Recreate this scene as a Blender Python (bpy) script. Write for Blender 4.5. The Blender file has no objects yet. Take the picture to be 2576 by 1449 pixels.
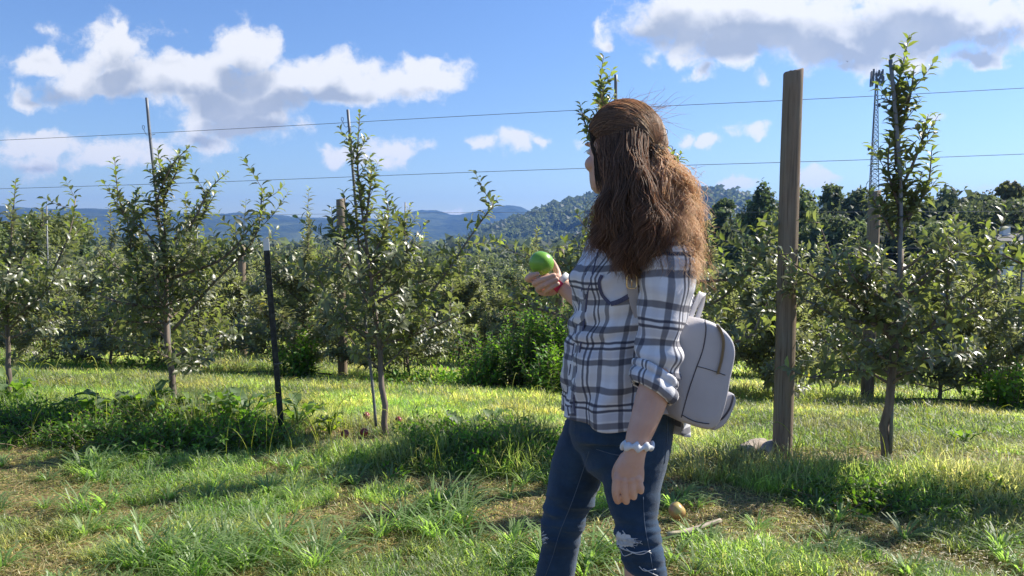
import bpy, math, random
import numpy as np
from mathutils import Vector
R = math.radians
sc = bpy.context.scene
# ------------------------------------------------------------------ camera
F = 1931.0; CX = 1288.0; CY = 724.5; HZ = 590.0; CAMH = 1.3
PITCH = math.atan((CY - HZ) / F)
cam = bpy.data.cameras.new('camera'); co = bpy.data.objects.new('camera', cam); sc.collection.objects.link(co)
co.location = (0, 0, CAMH); co.rotation_euler = (R(90) - PITCH, 0, 0)
cam.sensor_width = 36; cam.lens = 36 * F / 2576; cam.clip_start = .05; cam.clip_end = 12000
sc.camera = co
def P(x, y, Y):
    rx = (x - CX) / F; ry = (CY - y) / F
    d = np.array([rx, math.cos(PITCH) + ry * math.sin(PITCH), -math.sin(PITCH) + ry * math.cos(PITCH)])
    return d * (Y / d[1]) + np.array([0, 0, CAMH])
# ------------------------------------------------------------------ light
SAZ, SEL = R(67), R(42)
S = Vector((math.sin(SAZ) * math.cos(SEL), math.cos(SAZ) * math.cos(SEL), math.sin(SEL)))
sl = bpy.data.lights.new('sun', 'SUN'); sl.energy = 5.0; sl.angle = R(.53); sl.color = (1, .93, .82)
so = bpy.data.objects.new('sun', sl); so.rotation_euler = S.to_track_quat('Z', 'Y').to_euler(); sc.collection.objects.link(so)
sc.view_settings.view_transform = 'Standard'; sc.view_settings.look = 'None'
sc.view_settings.exposure = 0.98; sc.view_settings.gamma = 1.0
# ------------------------------------------------------------------ node helper
class NT:
    def __init__(s, tree): s.t = tree; s.n = tree.nodes; s.l = tree.links
    def node(s, kind, **kw):
        n = s.n.new(kind)
        for k, v in kw.items(): setattr(n, k, v)
        return n
    def put(s, sock, v):
        if hasattr(v, 'is_output') or isinstance(v, bpy.types.NodeSocket): s.l.new(v, sock)
        elif v is not None: sock.default_value = v
    def math(s, op, a, b=None, c=None, clamp=False):
        n = s.node('ShaderNodeMath', operation=op); n.use_clamp = clamp
        s.put(n.inputs[0], a)
        if b is not None: s.put(n.inputs[1], b)
        if c is not None: s.put(n.inputs[2], c)
        return n.outputs[0]
    def vm(s, op, a, b=None, c=None):
        n = s.node('ShaderNodeVectorMath', operation=op); s.put(n.inputs[0], a)
        if b is not None: s.put(n.inputs[1], b)
        if c is not None: s.put(n.inputs[2], c)
        return n.outputs['Value'] if op in ('LENGTH', 'DOT_PRODUCT', 'DISTANCE') else n.outputs[0]
    def noise(s, vec, scale, detail=4, rough=.5, dist=0, w=None, dim='3D'):
        n = s.node('ShaderNodeTexNoise'); n.noise_dimensions = dim
        if vec is not None: s.put(n.inputs['Vector'], vec)
        n.inputs['Scale'].default_value = scale; n.inputs['Detail'].default_value = detail
        n.inputs['Roughness'].default_value = rough; n.inputs['Distortion'].default_value = dist
        return n.outputs[0]
    def mapr(s, v, a, b, c=0.0, d=1.0, smooth=False):
        n = s.node('ShaderNodeMapRange'); n.interpolation_type = 'SMOOTHSTEP' if smooth else 'LINEAR'
        s.put(n.inputs[0], v)
        for i, q in enumerate((a, b, c, d)): n.inputs[1 + i].default_value = q
        return n.outputs[0]
    def mix(s, f, a, b, mode='MIX'):
        n = s.node('ShaderNodeMix', data_type='RGBA', blend_type=mode)
        s.put(n.inputs[0], f)
        for sock, v in ((n.inputs[6], a), (n.inputs[7], b)):
            if isinstance(v, (tuple, list)): v = tuple(v) + ((1,) if len(v) == 3 else ())
            s.put(sock, v)
        return n.outputs[2]
    def ramp(s, f, stops, interp='LINEAR'):
        n = s.node('ShaderNodeValToRGB'); cr = n.color_ramp; cr.interpolation = interp
        while len(cr.elements) > 1: cr.elements.remove(cr.elements[-1])
        for i, (p, c) in enumerate(stops):
            e = cr.elements[0] if i == 0 else cr.elements.new(p)
            e.position = p; e.color = tuple(c) + (1,) if len(c) == 3 else c
        s.put(n.inputs[0], f); return n.outputs[0]
# ------------------------------------------------------------------ sky with clouds (world)
w = bpy.data.worlds.new('World'); sc.world = w; w.use_nodes = True
T = NT(w.node_tree); T.n.clear()
sky = T.node('ShaderNodeTexSky', sky_type='NISHITA'); sky.sun_disc = False
sky.sun_elevation = SEL; sky.sun_rotation = SAZ; sky.air_density = 1.0; sky.dust_density = .3; sky.ozone_density = 2.0
# cloud cover: soft ellipses fixed in the sky (horizontal / vertical tangent of the direction)
ELL = [(300,122,125,80,1),(130,165,125,48,1),(620,135,115,82,1),(480,195,280,82,1.25),(800,195,220,66,1.2),(1060,195,115,60,1),(600,255,240,62,1.25),
 (290,215,250,60,1.2),(900,228,240,50,1.1),(620,315,190,42,.8),(500,348,110,26,.7),(80,242,60,22,.6),(95,70,38,28,.35),(450,80,60,22,.35),
 (100,362,150,42,1),(310,375,140,38,.85),(70,412,120,32,.7),(415,388,80,24,.5),(860,388,70,26,.8),(1005,376,105,25,.85),(960,398,100,20,.7),
 (1290,355,72,33,1),(1205,368,46,20,.8),(1375,360,46,19,.8),(1700,40,170,100,1.3),(1900,60,280,115,1.6),(2110,95,190,100,1.5),(2300,45,270,110,1.5),
 (2520,35,170,85,1),(2450,128,100,36,.9),(2130,165,80,26,.8),(1718,350,32,32,.8),(1780,357,32,21,.7),(1872,340,42,18,.6),(1897,205,32,22,.6),
 (1835,448,64,19,.75),(2065,445,64,18,.7),(2330,300,38,18,.6),(1540,98,24,13,.5),(1455,358,34,18,.6),(2430,472,80,18,.5),(1040,512,18,7,.4),(1140,535,30,9,.5),(1780,165,40,25,.5)]
g = bpy.data.node_groups.new('cloud_cover', 'ShaderNodeTree')
g.interface.new_socket('P', in_out='INPUT', socket_type='NodeSocketVector')
g.interface.new_socket('D', in_out='OUTPUT', socket_type='NodeSocketFloat')
G = NT(g); gi = G.node('NodeGroupInput'); go = G.node('NodeGroupOutput')
p0 = gi.outputs[0]
nd = G.node('ShaderNodeTexNoise'); nd.inputs['Scale'].default_value = 9; nd.inputs['Detail'].default_value = 3
G.l.new(p0, nd.inputs['Vector'])
wv = G.vm('MULTIPLY', G.vm('SUBTRACT', nd.outputs['Color'], (.5, .5, .5)), (.10, .055, 0))
nd2 = G.node('ShaderNodeTexNoise'); nd2.inputs['Scale'].default_value = 34; nd2.inputs['Detail'].default_value = 6; G.l.new(p0, nd2.inputs['Vector'])
pw = G.vm('ADD', G.vm('ADD', p0, wv), G.vm('MULTIPLY', G.vm('SUBTRACT', nd2.outputs['Color'], (.5, .5, .5)), (.040, .026, 0)))
acc = None
for (cx, cy, rx, ry, a) in ELL:
    c = P(cx, cy, 1.0)
    X, Z = c[0], c[2] - CAMH
    v = G.vm('MULTIPLY', G.vm('SUBTRACT', pw, (X, Z, 0)), (F / rx, F / ry, 0))
    e = G.math('MULTIPLY_ADD', G.vm('LENGTH', v), -a, a)
    acc = e if acc is None else G.math('SMOOTH_MAX', acc, e, .12)
n1 = G.noise(pw, 13, 14, .66)
n2 = G.noise(p0, 52, 10, .72, .4)
d = G.math('ADD', acc, G.math('MULTIPLY_ADD', n1, 1.7, -.85))
d = G.math('ADD', d, G.math('MULTIPLY_ADD', n2, .95, -.36))
vo = G.node('ShaderNodeTexVoronoi'); vo.feature = 'SMOOTH_F1'; vo.inputs['Scale'].default_value = 24; vo.inputs['Smoothness'].default_value = .35; G.l.new(pw, vo.inputs['Vector'])
d = G.math('ADD', d, G.math('MULTIPLY_ADD', vo.outputs['Distance'], -.9, .33))
G.l.new(d, go.inputs[0])
g.interface.new_socket('B', in_out='OUTPUT', socket_type='NodeSocketFloat'); G.l.new(G.math('ADD', acc, G.math('MULTIPLY_ADD', G.noise(pw, 9, 5, .5), 1.5, -.75)), go.inputs[1])
tc = T.node('ShaderNodeTexCoord'); sp = T.node('ShaderNodeSeparateXYZ'); T.l.new(tc.outputs['Generated'], sp.inputs[0])
yy = T.math('MAXIMUM', sp.outputs[1], .08)
cb = T.node('ShaderNodeCombineXYZ'); T.put(cb.inputs[0], T.math('DIVIDE', sp.outputs[0], yy)); T.put(cb.inputs[1], T.math('DIVIDE', sp.outputs[2], yy))
def cover(off):
    n = T.node('ShaderNodeGroup'); n.node_tree = g
    T.put(n.inputs[0], T.vm('ADD', cb.outputs[0], off) if off else cb.outputs[0]); return n.outputs
c0 = cover(None); c1 = cover((.008, .036, 0)); d0 = c0[0]; d1 = T.math('ADD', T.math('MULTIPLY', c1[1], .72), T.math('MULTIPLY', c1[0], .28))
front = T.mapr(sp.outputs[1], .1, .2)
mask = T.math('MULTIPLY', T.mapr(d0, -.14, .50, 0, 1, True), front)
mask = T.math('MULTIPLY', mask, T.mapr(sp.outputs[2], .005, .03))
shade = T.math('MULTIPLY', T.mapr(d1, .02, .70, 0, 1, True), T.mapr(c0[1], .05, .6, 0, 1, True))
soft = T.noise(cb.outputs[0], 11, 4, .5)
shade = T.math('MULTIPLY', shade, T.mapr(soft, .25, .6, .75, 1.1), clamp=True)
ccol = T.mix(shade, (.50, .505, .515), (.225, .26, .32))
bs = T.node('ShaderNodeBackground'); T.l.new(T.mix(1.0, sky.outputs[0], T.mix(T.mapr(sp.outputs[2], .0, .35), (.72, .80, .93), (.67, .83, 1.10)), 'MULTIPLY'), bs.inputs[0]); bs.inputs[1].default_value = .080
bc = T.node('ShaderNodeBackground'); T.l.new(ccol, bc.inputs[0]); bc.inputs[1].default_value = 1.0
ms = T.node('ShaderNodeMixShader'); T.put(ms.inputs[0], mask); T.l.new(bs.outputs[0], ms.inputs[1]); T.l.new(bc.outputs[0], ms.inputs[2])
wo = T.node('ShaderNodeOutputWorld'); T.l.new(ms.outputs[0], wo.inputs[0])
# ------------------------------------------------------------------ mesh helpers
def mk(name, V, Fs, mat=None, parent=None, smooth=True, col=None, uv=None, label=None):
    """V Nx3 ; Fs list of index arrays (k x n)"""
    V = np.asarray(V, dtype=np.float32)
    Fs = [np.asarray(f, dtype=np.int32) for f in Fs if len(f)]
    me = bpy.data.meshes.new(name)
    loops = np.concatenate([f.ravel() for f in Fs]); tot = np.concatenate([np.full(len(f), f.shape[1], dtype=np.int32) for f in Fs])
    me.vertices.add(len(V)); me.vertices.foreach_set('co', V.ravel())
    me.loops.add(len(loops)); me.loops.foreach_set('vertex_index', loops)
    me.polygons.add(len(tot)); st = np.zeros(len(tot), dtype=np.int32); st[1:] = np.cumsum(tot)[:-1]
    me.polygons.foreach_set('loop_start', st)
    me.update(calc_edges=True)
    me.polygons.foreach_set('use_smooth', np.full(len(tot), smooth))
    if col is not None:
        a = me.color_attributes.new('col', 'FLOAT_COLOR', 'POINT'); c = np.ones((len(V), 4), dtype=np.float32); c[:, :3] = col
        a.data.foreach_set('color', c.ravel())
    if uv is not None:
        u = me.uv_layers.new(name='UVMap'); u.data.foreach_set('uv', np.asarray(uv, dtype=np.float32)[loops].ravel())
    me.validate()
    o = bpy.data.objects.new(name, me); sc.collection.objects.link(o)
    if mat: me.materials.append(mat)
    if parent is not None:
        o.parent = parent; o.matrix_parent_inverse = parent.matrix_basis.inverted() if parent.type == 'EMPTY' else o.matrix_parent_inverse
    if label: o['label'] = label
    return o
def tag(o, label=None, cat=None, group=None, kind=None):
    if label: o['label'] = label
    if cat: o['category'] = cat
    if group: o['group'] = group
    if kind: o['kind'] = kind
    return o
def thing(name, loc, label, cat, group=None):
    o = bpy.data.objects.new(name, None); sc.collection.objects.link(o); o.location = loc; o.empty_display_size = .1
    return tag(o, label, cat, group)
class MB:
    def __init__(s): s.V = []; s.T = []; s.Q = []; s.n = 0; s.C = []; s.UV = []
    def add(s, V, T=None, Q=None, col=None, uv=None):
        V = np.asarray(V, dtype=np.float64).reshape(-1, 3)
        if T is not None and len(T): s.T.append(np.asarray(T) + s.n)
        if Q is not None and len(Q): s.Q.append(np.asarray(Q) + s.n)
        s.V.append(V); s.C.append(np.tile(np.array(col if col is not None else (1, 1, 1)), (len(V), 1)) if np.ndim(col) < 2 else col)
        s.UV.append(uv if uv is not None else np.zeros((len(V), 2)))
        s.n += len(V); return s
    def tube(s, pts, r, seg=6, cap=True, col=None, v0=0.0):
        pts = np.asarray(pts, dtype=float); n = len(pts); r = np.broadcast_to(np.asarray(r, dtype=float), (n,))
        tan = np.gradient(pts, axis=0); tan /= np.linalg.norm(tan, axis=1)[:, None] + 1e-12
        u = np.cross(tan[0], [0.31, .95, .1]); u /= np.linalg.norm(u)
        rings = []
        a = np.arange(seg) * 2 * math.pi / seg; L = np.concatenate([[0], np.cumsum(np.linalg.norm(np.diff(pts, axis=0), axis=1))])
        uvs = []
        for i in range(n):
            u = u - tan[i] * np.dot(u, tan[i]); u /= np.linalg.norm(u) + 1e-12; v = np.cross(tan[i], u)
            rings.append(pts[i] + r[i] * (np.cos(a)[:, None] * u + np.sin(a)[:, None] * v))
            uvs.append(np.stack([a * .05, np.full(seg, L[i] + v0)], 1))
        V = np.concatenate(rings); Q = []
        k = np.arange(seg); k2 = (k + 1) % seg
        for i in range(n - 1): Q.append(np.stack([i * seg + k, i * seg + k2, (i + 1) * seg + k2, (i + 1) * seg + k], 1))
        Tt = []
        uv = np.concatenate(uvs)
        if cap:
            V = np.concatenate([V, pts[:1], pts[-1:]]); uv = np.concatenate([uv, [[0, 0], [0, 0]]])
            Tt = np.concatenate([np.stack([np.full(seg, n * seg), k2, k], 1), np.stack([np.full(seg, n * seg + 1), (n - 1) * seg + k, (n - 1) * seg + k2], 1)])
        return s.add(V, Tt, np.concatenate(Q), col, uv)
    def loft(s, rings, cap=True, uvs=None, col=None, closed=True):
        n = len(rings); m = len(rings[0]); V = np.concatenate(rings); k = np.arange(m if closed else m - 1); k2 = (k + 1) % m
        Q = np.concatenate([np.stack([i * m + k, i * m + k2, (i + 1) * m + k2, (i + 1) * m + k], 1) for i in range(n - 1)])
        Tt = []
        uv = np.concatenate(uvs) if uvs is not None else np.zeros((len(V), 2))
        if cap:
            V = np.concatenate([V, [np.mean(rings[0], 0)], [np.mean(rings[-1], 0)]]); uv = np.concatenate([uv, [[0, 0], [0, 0]]])
            Tt = np.concatenate([np.stack([np.full(m, n * m), k2, k], 1), np.stack([np.full(m, n * m + 1), (n - 1) * m + k, (n - 1) * m + k2], 1)])
        return s.add(V, Tt, Q, col, uv)
    def ell(s, c, ax, seg=20, rings=12, col=None):
        """ellipsoid; ax = 3x3 rows of scaled axes"""
        ax = np.asarray(ax, dtype=float); th = np.linspace(0.02, math.pi - .02, rings); ph = np.arange(seg) * 2 * math.pi / seg
        rr = [np.array([c + ax[0] * math.sin(t) * math.cos(p) + ax[1] * math.sin(t) * math.sin(p) + ax[2] * math.cos(t) for p in ph]) for t in th]
        return s.loft(rr[::-1], True, None, col)
    def box(s, c, half, ax=None, col=None):
        ax = np.eye(3) if ax is None else np.asarray(ax, dtype=float); c = np.asarray(c, dtype=float)
        V = [c + ax[0] * half[0] * i + ax[1] * half[1] * j + ax[2] * half[2] * k for i in (-1, 1) for j in (-1, 1) for k in (-1, 1)]
        Q = [[0, 1, 3, 2], [4, 6, 7, 5], [0, 4, 5, 1], [2, 3, 7, 6], [0, 2, 6, 4], [1, 5, 7, 3]]
        return s.add(V, None, Q, col)
    def build(s, name, mat, parent=None, smooth=True, colors=False, uv=False, label=None):
        Fs = []
        if s.T: Fs.append(np.concatenate(s.T))
        if s.Q: Fs.append(np.concatenate(s.Q))
        return mk(name, np.concatenate(s.V), Fs, mat, parent, smooth, np.concatenate(s.C) if colors else None, np.concatenate(s.UV) if uv else None, label)
def bevel_obj(o, w, seg=2):
    m = o.modifiers.new('bevel', 'BEVEL'); m.width = w; m.segments = seg; m.limit_method = 'ANGLE'; return o
def bez(a, b, c, d, n):
    t = np.linspace(0, 1, n)[:, None]; a, b, c, d = map(np.asarray, (a, b, c, d))
    return a * (1 - t) ** 3 + 3 * b * t * (1 - t) ** 2 + 3 * c * t * t * (1 - t) + d * t ** 3
def spline(pts, n):
    pts = np.asarray(pts, dtype=float); k = len(pts)
    P_ = np.concatenate([[2 * pts[0] - pts[1]], pts, [2 * pts[-1] - pts[-2]]]); out = []
    for q in np.linspace(0, k - 1 - 1e-9, n):
        i = int(q); t = q - i; a, b, c, d = P_[i:i + 4]
        out.append(.5 * (2 * b + (c - a) * t + (2 * a - 5 * b + 4 * c - d) * t * t + (3 * b - a - 3 * c + d) * t ** 3))
    return np.array(out)
# cheap smooth value noise (2D, vectorised)
_rs = np.random.RandomState(7); _NT = _rs.rand(256, 256)
def vn(x, y):
    x = np.asarray(x, dtype=float); y = np.asarray(y, dtype=float)
    xi = np.floor(x).astype(int); yi = np.floor(y).astype(int); fx = x - xi; fy = y - yi
    fx = fx * fx * (3 - 2 * fx); fy = fy * fy * (3 - 2 * fy); g_ = lambda i, j: _NT[i % 256, j % 256]
    return (g_(xi, yi) * (1 - fx) + g_(xi + 1, yi) * fx) * (1 - fy) + (g_(xi, yi + 1) * (1 - fx) + g_(xi + 1, yi + 1) * fx) * fy
def fbm(x, y, o=4):
    return sum(vn(x * 2 ** i + 17 * i, y * 2 ** i + 5 * i) / 2 ** i for i in range(o)) / sum(1 / 2 ** i for i in range(o))
# ------------------------------------------------------------------ materials
def mat(name, fn):
    m = bpy.data.materials.new(name); m.use_nodes = True; t = NT(m.node_tree); t.n.clear()
    out = t.node('ShaderNodeOutputMaterial'); sh = fn(t); t.l.new(sh, out.inputs[0]); return m
def pr(t, col, rough=.6, spec=.5, bump=None, bs=.3, bd=.01, **kw):
    p = t.node('ShaderNodeBsdfPrincipled')
    if isinstance(col, (tuple, list)): col = tuple(col) + (1,) if len(col) == 3 else col
    t.put(p.inputs['Base Color'], col); t.put(p.inputs['Roughness'], rough); t.put(p.inputs['Specular IOR Level'], spec)
    for k, v in kw.items(): t.put(p.inputs[k], v)
    if bump is not None:
        b = t.node('ShaderNodeBump'); b.inputs['Strength'].default_value = bs; b.inputs['Distance'].default_value = bd
        t.l.new(bump, b.inputs['Height']); t.l.new(b.outputs[0], p.inputs['Normal'])
    return p.outputs[0]
def attr(t, n='col'):
    a = t.node('ShaderNodeAttribute'); a.attribute_name = n; return a.outputs[0]
def obj(t): return t.node('ShaderNodeTexCoord').outputs['Object']
def geo(t): return t.node('ShaderNodeNewGeometry')
def leafmat(name, base, trans, tf=.35, rough=.42, spec=.5, vary=True):
    def f(t):
        c = t.mix(1.0, attr(t), base, 'MULTIPLY') if vary else tuple(base) + (1,)
        # undersides are paler and matt
        under = t.mix(geo(t).outputs['Backfacing'], c, t.mix(.45, c, (.22, .25, .17)))
        a = pr(t, under, rough, spec)
        tr = t.node('ShaderNodeBsdfTranslucent'); t.put(tr.inputs[0], t.mix(1.0, attr(t), trans, 'MULTIPLY') if vary else tuple(trans) + (1,))
        m = t.node('ShaderNodeMixShader'); m.inputs[0].default_value = tf; t.l.new(a, m.inputs[1]); t.l.new(tr.outputs[0], m.inputs[2]); return m.outputs[0]
    return mat(name, f)
M = {}
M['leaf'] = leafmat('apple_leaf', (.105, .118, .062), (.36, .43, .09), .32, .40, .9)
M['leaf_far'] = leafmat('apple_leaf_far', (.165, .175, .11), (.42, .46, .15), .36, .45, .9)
M['tree_leaf'] = leafmat('woodland_leaf', (.085, .105, .058), (.21, .26, .09), .33, .6, .3)
M['weed'] = leafmat('weed_leaf', (.075, .14, .030), (.32, .50, .05), .42, .5, .4)
M['grass'] = leafmat('grass_blade', (.18, .225, .07), (.56, .68, .15), .50, .46, .6)
def _bark(t, c1, c2, sc_=(30, 30, 4), rough=.85):
    v = t.vm('MULTIPLY', obj(t), sc_); n = t.noise(v, 1.0, 6, .65)
    return pr(t, t.mix(t.mapr(n, .3, .7), c1, c2), rough, .2, n, .6, .01)
M['bark'] = mat('apple_bark', lambda t: _bark(t, (.10, .08, .065), (.27, .215, .18)))
M['twig'] = mat('green_shoot', lambda t: pr(t, (.13, .10, .06), .6))
M['trunk'] = mat('woodland_bark', lambda t: _bark(t, (.05, .04, .035), (.14, .11, .09), (6, 6, 1)))
def _post(t):
    o = obj(t); grain = t.noise(t.vm('MULTIPLY', o, (55, 55, 3.0)), 1, 8, .7); blot = t.noise(t.vm('MULTIPLY', o, (9, 9, 4)), 1, 4, .6)
    crack = t.noise(t.vm('MULTIPLY', o, (120, 120, 2.0)), 1, 2, .5)
    z = t.node('ShaderNodeSeparateXYZ'); t.l.new(o, z.inputs[0])
    c = t.mix(t.mapr(grain, .3, .7), (.125, .088, .062), (.31, .23, .165))
    c = t.mix(t.mapr(blot, .42, .62), c, t.mix(.5, c, (.23, .21, .16)))
    c = t.mix(t.math('MULTIPLY', t.mapr(crack, .60, .68), .8), c, (.03, .022, .016))
    c = t.mix(t.math('MULTIPLY', t.mapr(z.outputs[2], .7, 2.2), .25), c, (.30, .25, .18))
    return pr(t, c, .85, .2, t.math('ADD', grain, t.math('MULTIPLY', crack, -.6)), .7, .006)
M['post'] = mat('weathered_post', _post)
M['cutwood'] = mat('cut_wood', lambda t: pr(t, t.mix(t.noise(obj(t), 40, 4), (.16, .11, .07), (.32, .24, .16)), .8, .2))
M['log'] = mat('log_bark', lambda t: _bark(t, (.24, .19, .15), (.46, .40, .33), (12, 12, 12)))
M['galv'] = mat('galvanised_steel', lambda t: pr(t, t.mix(t.noise(obj(t), 60, 4), (.13, .14, .15), (.26, .27, .28)), .6, .4, Metallic=.5))
M['wire'] = mat('fence_wire', lambda t: pr(t, (.20, .21, .22), .4, .5, Metallic=.8))
M['black_steel'] = mat('dark_painted_steel', lambda t: pr(t, t.mix(t.mapr(t.noise(obj(t), 40, 5), .45, .7), (.012, .014, .013), (.05, .05, .045)), .55, .4))
M['white_paint'] = mat('white_paint', lambda t: pr(t, (.72, .72, .70), .6))
M['hose'] = mat('black_plastic_hose', lambda t: pr(t, (.02, .02, .02), .5))
# ------------------------------------------------------------------ ground
_tt = np.linspace(-60, 4000, 40601)
_zz = np.interp(_tt, [-60, 5.0, 6.2, 9, 13.3, 17.5, 26, 40, 62, 110, 220, 600, 1200, 4000], [0, 0, -.10, -.50, -1.05, -1.55, -2.45, -3.3, -4.3, -7.5, -15, -28, -34, -40])
_ker = np.hanning(15); _ker /= _ker.sum(); _z2 = np.convolve(np.pad(_zz, 7, 'edge'), _ker, 'valid')
def gz(x, y):
    x = np.asarray(x, dtype=float); y = np.asarray(y, dtype=float)
    t = y + .228 * np.clip(x, -60, 60)
    z = np.interp(t, _tt, _z2)
    z = z + (fbm(x * 1.1 + 40, y * 1.1 + 40, 3) - .5) * .07 * np.clip(y / 3, 0, 1)
    # the wooded rise on the right
    z = z + 2.2 * np.clip((x - 12) / 30, 0, 1.0) * np.clip((y - 28) / 30, 0, 1)
    return z
def grid(xs, ys, zf):
    X, Y = np.meshgrid(xs, ys); V = np.stack([X.ravel(), Y.ravel(), zf(X, Y).ravel()], 1)
    nx, ny = len(xs), len(ys); i = np.arange(nx - 1)[None, :] + np.arange(ny - 1)[:, None] * nx; i = i.ravel()
    return V, np.stack([i, i + 1, i + nx + 1, i + nx], 1)
def _ground(t):
    o = obj(t); a = t.noise(o, .9, 5, .6); b = t.noise(o, 55, 5, .7); c = t.noise(t.vm('MULTIPLY', o, (90, 160, 60)), 1, 3, .6)
    soil = t.mix(b, (.10, .062, .040), (.24, .155, .105))
    straw = t.mix(c, (.13, .10, .06), (.38, .31, .19))
    grn = t.mix(b, (.05, .045, .025), (.20, .17, .08))
    k = t.mix(t.mapr(a, .42, .56), soil, straw)
    k = t.mix(t.mapr(t.noise(o, 1.6, 4, .6), .40, .52), k, grn)
    sp_ = t.node('ShaderNodeSeparateXYZ'); t.l.new(o, sp_.inputs[0])
    far = t.mapr(sp_.outputs[1], 9, 25)
    k = t.mix(far, k, t.mix(b, (.10, .12, .04), (.16, .17, .06)))
    k = t.mix(t.mapr(sp_.outputs[1], 40, 70), k, t.mix(a, (.08, .11, .035), (.14, .16, .06)))
    return pr(t, k, .95, .1, b, .6, .03)
M['ground'] = mat('orchard_soil', _ground)
xs = np.concatenate([[-3000, -1200, -500, -200, -90, -45], np.arange(-24, -7, 1.0), np.arange(-7, 7.01, .07), np.arange(8, 24, 1.0), [45, 90, 200, 500, 1200, 3000]])
ys = np.concatenate([[-60, -20, -8, -3, 0, 1], np.arange(1.5, 11, .07), np.arange(11, 30, .6), np.arange(30, 110, 4), [130, 160, 220, 300, 450, 600, 900, 1300, 2000, 4000]])
V, Q = grid(xs, ys, gz)
tag(mk('ground', V, [Q], M['ground']), kind='structure')
# ------------------------------------------------------------------ far hills
def _hill(t):
    o = obj(t); n = t.noise(o, .035, 6, .65); n2 = t.noise(o, .006, 3, .5)
    c = t.mix(t.mapr(n, .35, .65), (.020, .032, .016), (.060, .080, .034)); c = t.mix(t.mapr(n2, .5, .7), c, (.10, .12, .05))
    return pr(t, c, 1, 0, n, 1.0, 8)
M['hill'] = mat('wooded_hillside', _hill)
def ridge(name, prof, Y, depth, rough, lab, step=8):
    px = np.array([p[0] for p in prof], float); py = np.array([p[1] for p in prof], float)
    xp = np.arange(px[0], px[-1], step); yp = np.interp(xp, px, py)
    yp = np.convolve(np.pad(yp, 4, 'edge'), np.hanning(9) / np.hanning(9).sum(), 'valid')
    cols = [P(a, b, Y) for a, b in zip(xp, yp)]; X = np.array([c[0] for c in cols]); Zt = np.array([c[2] for c in cols])
    fr = np.linspace(0, 1, 26); rows = []
    for f in fr:
        yy_ = Y - depth * (1 - f); prof_ = math.sin(f * math.pi / 2) ** 1.3
        base = -45.0
        n = (fbm(X * 3.2 / depth + 9, np.full_like(X, yy_ * 3.2 / depth), 5) - .5)
        z = base + (Zt - base) * prof_ + n * (Zt - base) * .55 * math.sin(f * math.pi) + (fbm(X * .05, np.full_like(X, yy_ * .05), 3) - .5) * rough
        rows.append(np.stack([X * (.98 + .02 * f), np.full_like(X, yy_), z], 1))
    for k, f in enumerate((.3, .7, 1.0)):
        r = rows[25].copy(); r[:, 1] += depth * f * .6; r[:, 2] = -45 + (Zt + 45) * (1 - f); rows.append(r)
    V = np.concatenate(rows); nx = len(X); ny = len(rows)
    i = (np.arange(nx - 1)[None, :] + np.arange(ny - 1)[:, None] * nx).ravel()
    return tag(mk(name, V, [np.stack([i, i + 1, i + nx + 1, i + nx], 1)], M['hill']), kind='structure')
ridge('mountains', [(-2600,545),(-1500,532),(-500,535),(-200,530),(0,528),(90,525),(180,527),(250,533),(330,529),(420,530),(480,540),(560,543),(640,537),(700,540),(760,548),(860,550),(950,552),(1020,560),(1150,572),(1400,600)], 3300, 1500, 9, '')
ridge('mountains', [(700,600),(900,562),(960,556),(1015,546),(1060,534),(1110,533),(1150,546),(1200,536),(1250,524),(1290,517),(1330,534),(1400,552),(1500,560),(1800,562),(2200,560),(3200,556),(4600,548)], 3700, 1500, 10, '')
H2P = [(1140,640),(1190,605),(1250,578),(1300,566),(1350,548),(1400,526),(1450,513),(1500,504),(1600,497),(1720,497),(1760,492),(1800,504),(1860,517),(1950,532),(2576,545),(3300,540),(4600,552)]
ridge('hills', H2P, 1250, 520, 4, '')
# ------------------------------------------------------------------ woodland
def crown_pts(rs, lobes, n, sz, shell=.55):
    """leaf clumps (quads) through a crown made of lobes [(cx,cy,cz,rx,ry,rz)]"""
    w_ = np.array([l[3] * l[4] * l[5] for l in lobes]) ** .67; idx = rs.choice(len(lobes), n, p=w_ / w_.sum()); L = np.array(lobes)[idx]
    d = rs.normal(size=(n, 3)); d /= np.linalg.norm(d, axis=1)[:, None]; rad = shell + (1 - shell) * rs.rand(n) ** .5
    bump = 1 + .22 * np.sin(d[:, 0] * 7 + idx) * np.cos(d[:, 1] * 6 + idx * 2) + .12 * rs.normal(size=n)
    c = L[:, :3] + d * L[:, 3:] * (rad * bump)[:, None]
    nrm = d + rs.normal(size=(n, 3)) * .9; nrm /= np.linalg.norm(nrm, axis=1)[:, None]
    return c, nrm, d
def quads(rs, c, nrm, sz, drop=None):
    n = len(c); u = np.cross(nrm, rs.normal(size=(n, 3))); u /= np.linalg.norm(u, axis=1)[:, None]; v = np.cross(nrm, u)
    s = (sz * (.6 + .8 * rs.rand(n)))[:, None]; b = nrm * s * .25
    # a folded five-point leaf clump: triangle pair
    V = np.stack([c - u * s, c - v * s * .55 + b, c + u * s * 1.05, c + v * s * .6 + b], 1).reshape(-1, 3)
    k = np.arange(n) * 4
    return V, np.concatenate([np.stack([k, k + 1, k + 3], 1), np.stack([k + 1, k + 2, k + 3], 1)])
def crown_mesh(name, seed, lobes, n, sz, tint=(1, 1, 1)):
    rs = np.random.RandomState(seed); c, nr, d = crown_pts(rs, lobes, n, sz); V, Tr = quads(rs, c, nr, sz)
    col = np.repeat((.65 + .7 * rs.rand(n))[:, None] * np.array(tint) * (1 + .25 * np.sin(c[:, :1] * 2.1 + c[:, 2:] * 3)), 4, 0)
    return V, Tr, np.clip(col, .1, 3)
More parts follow.
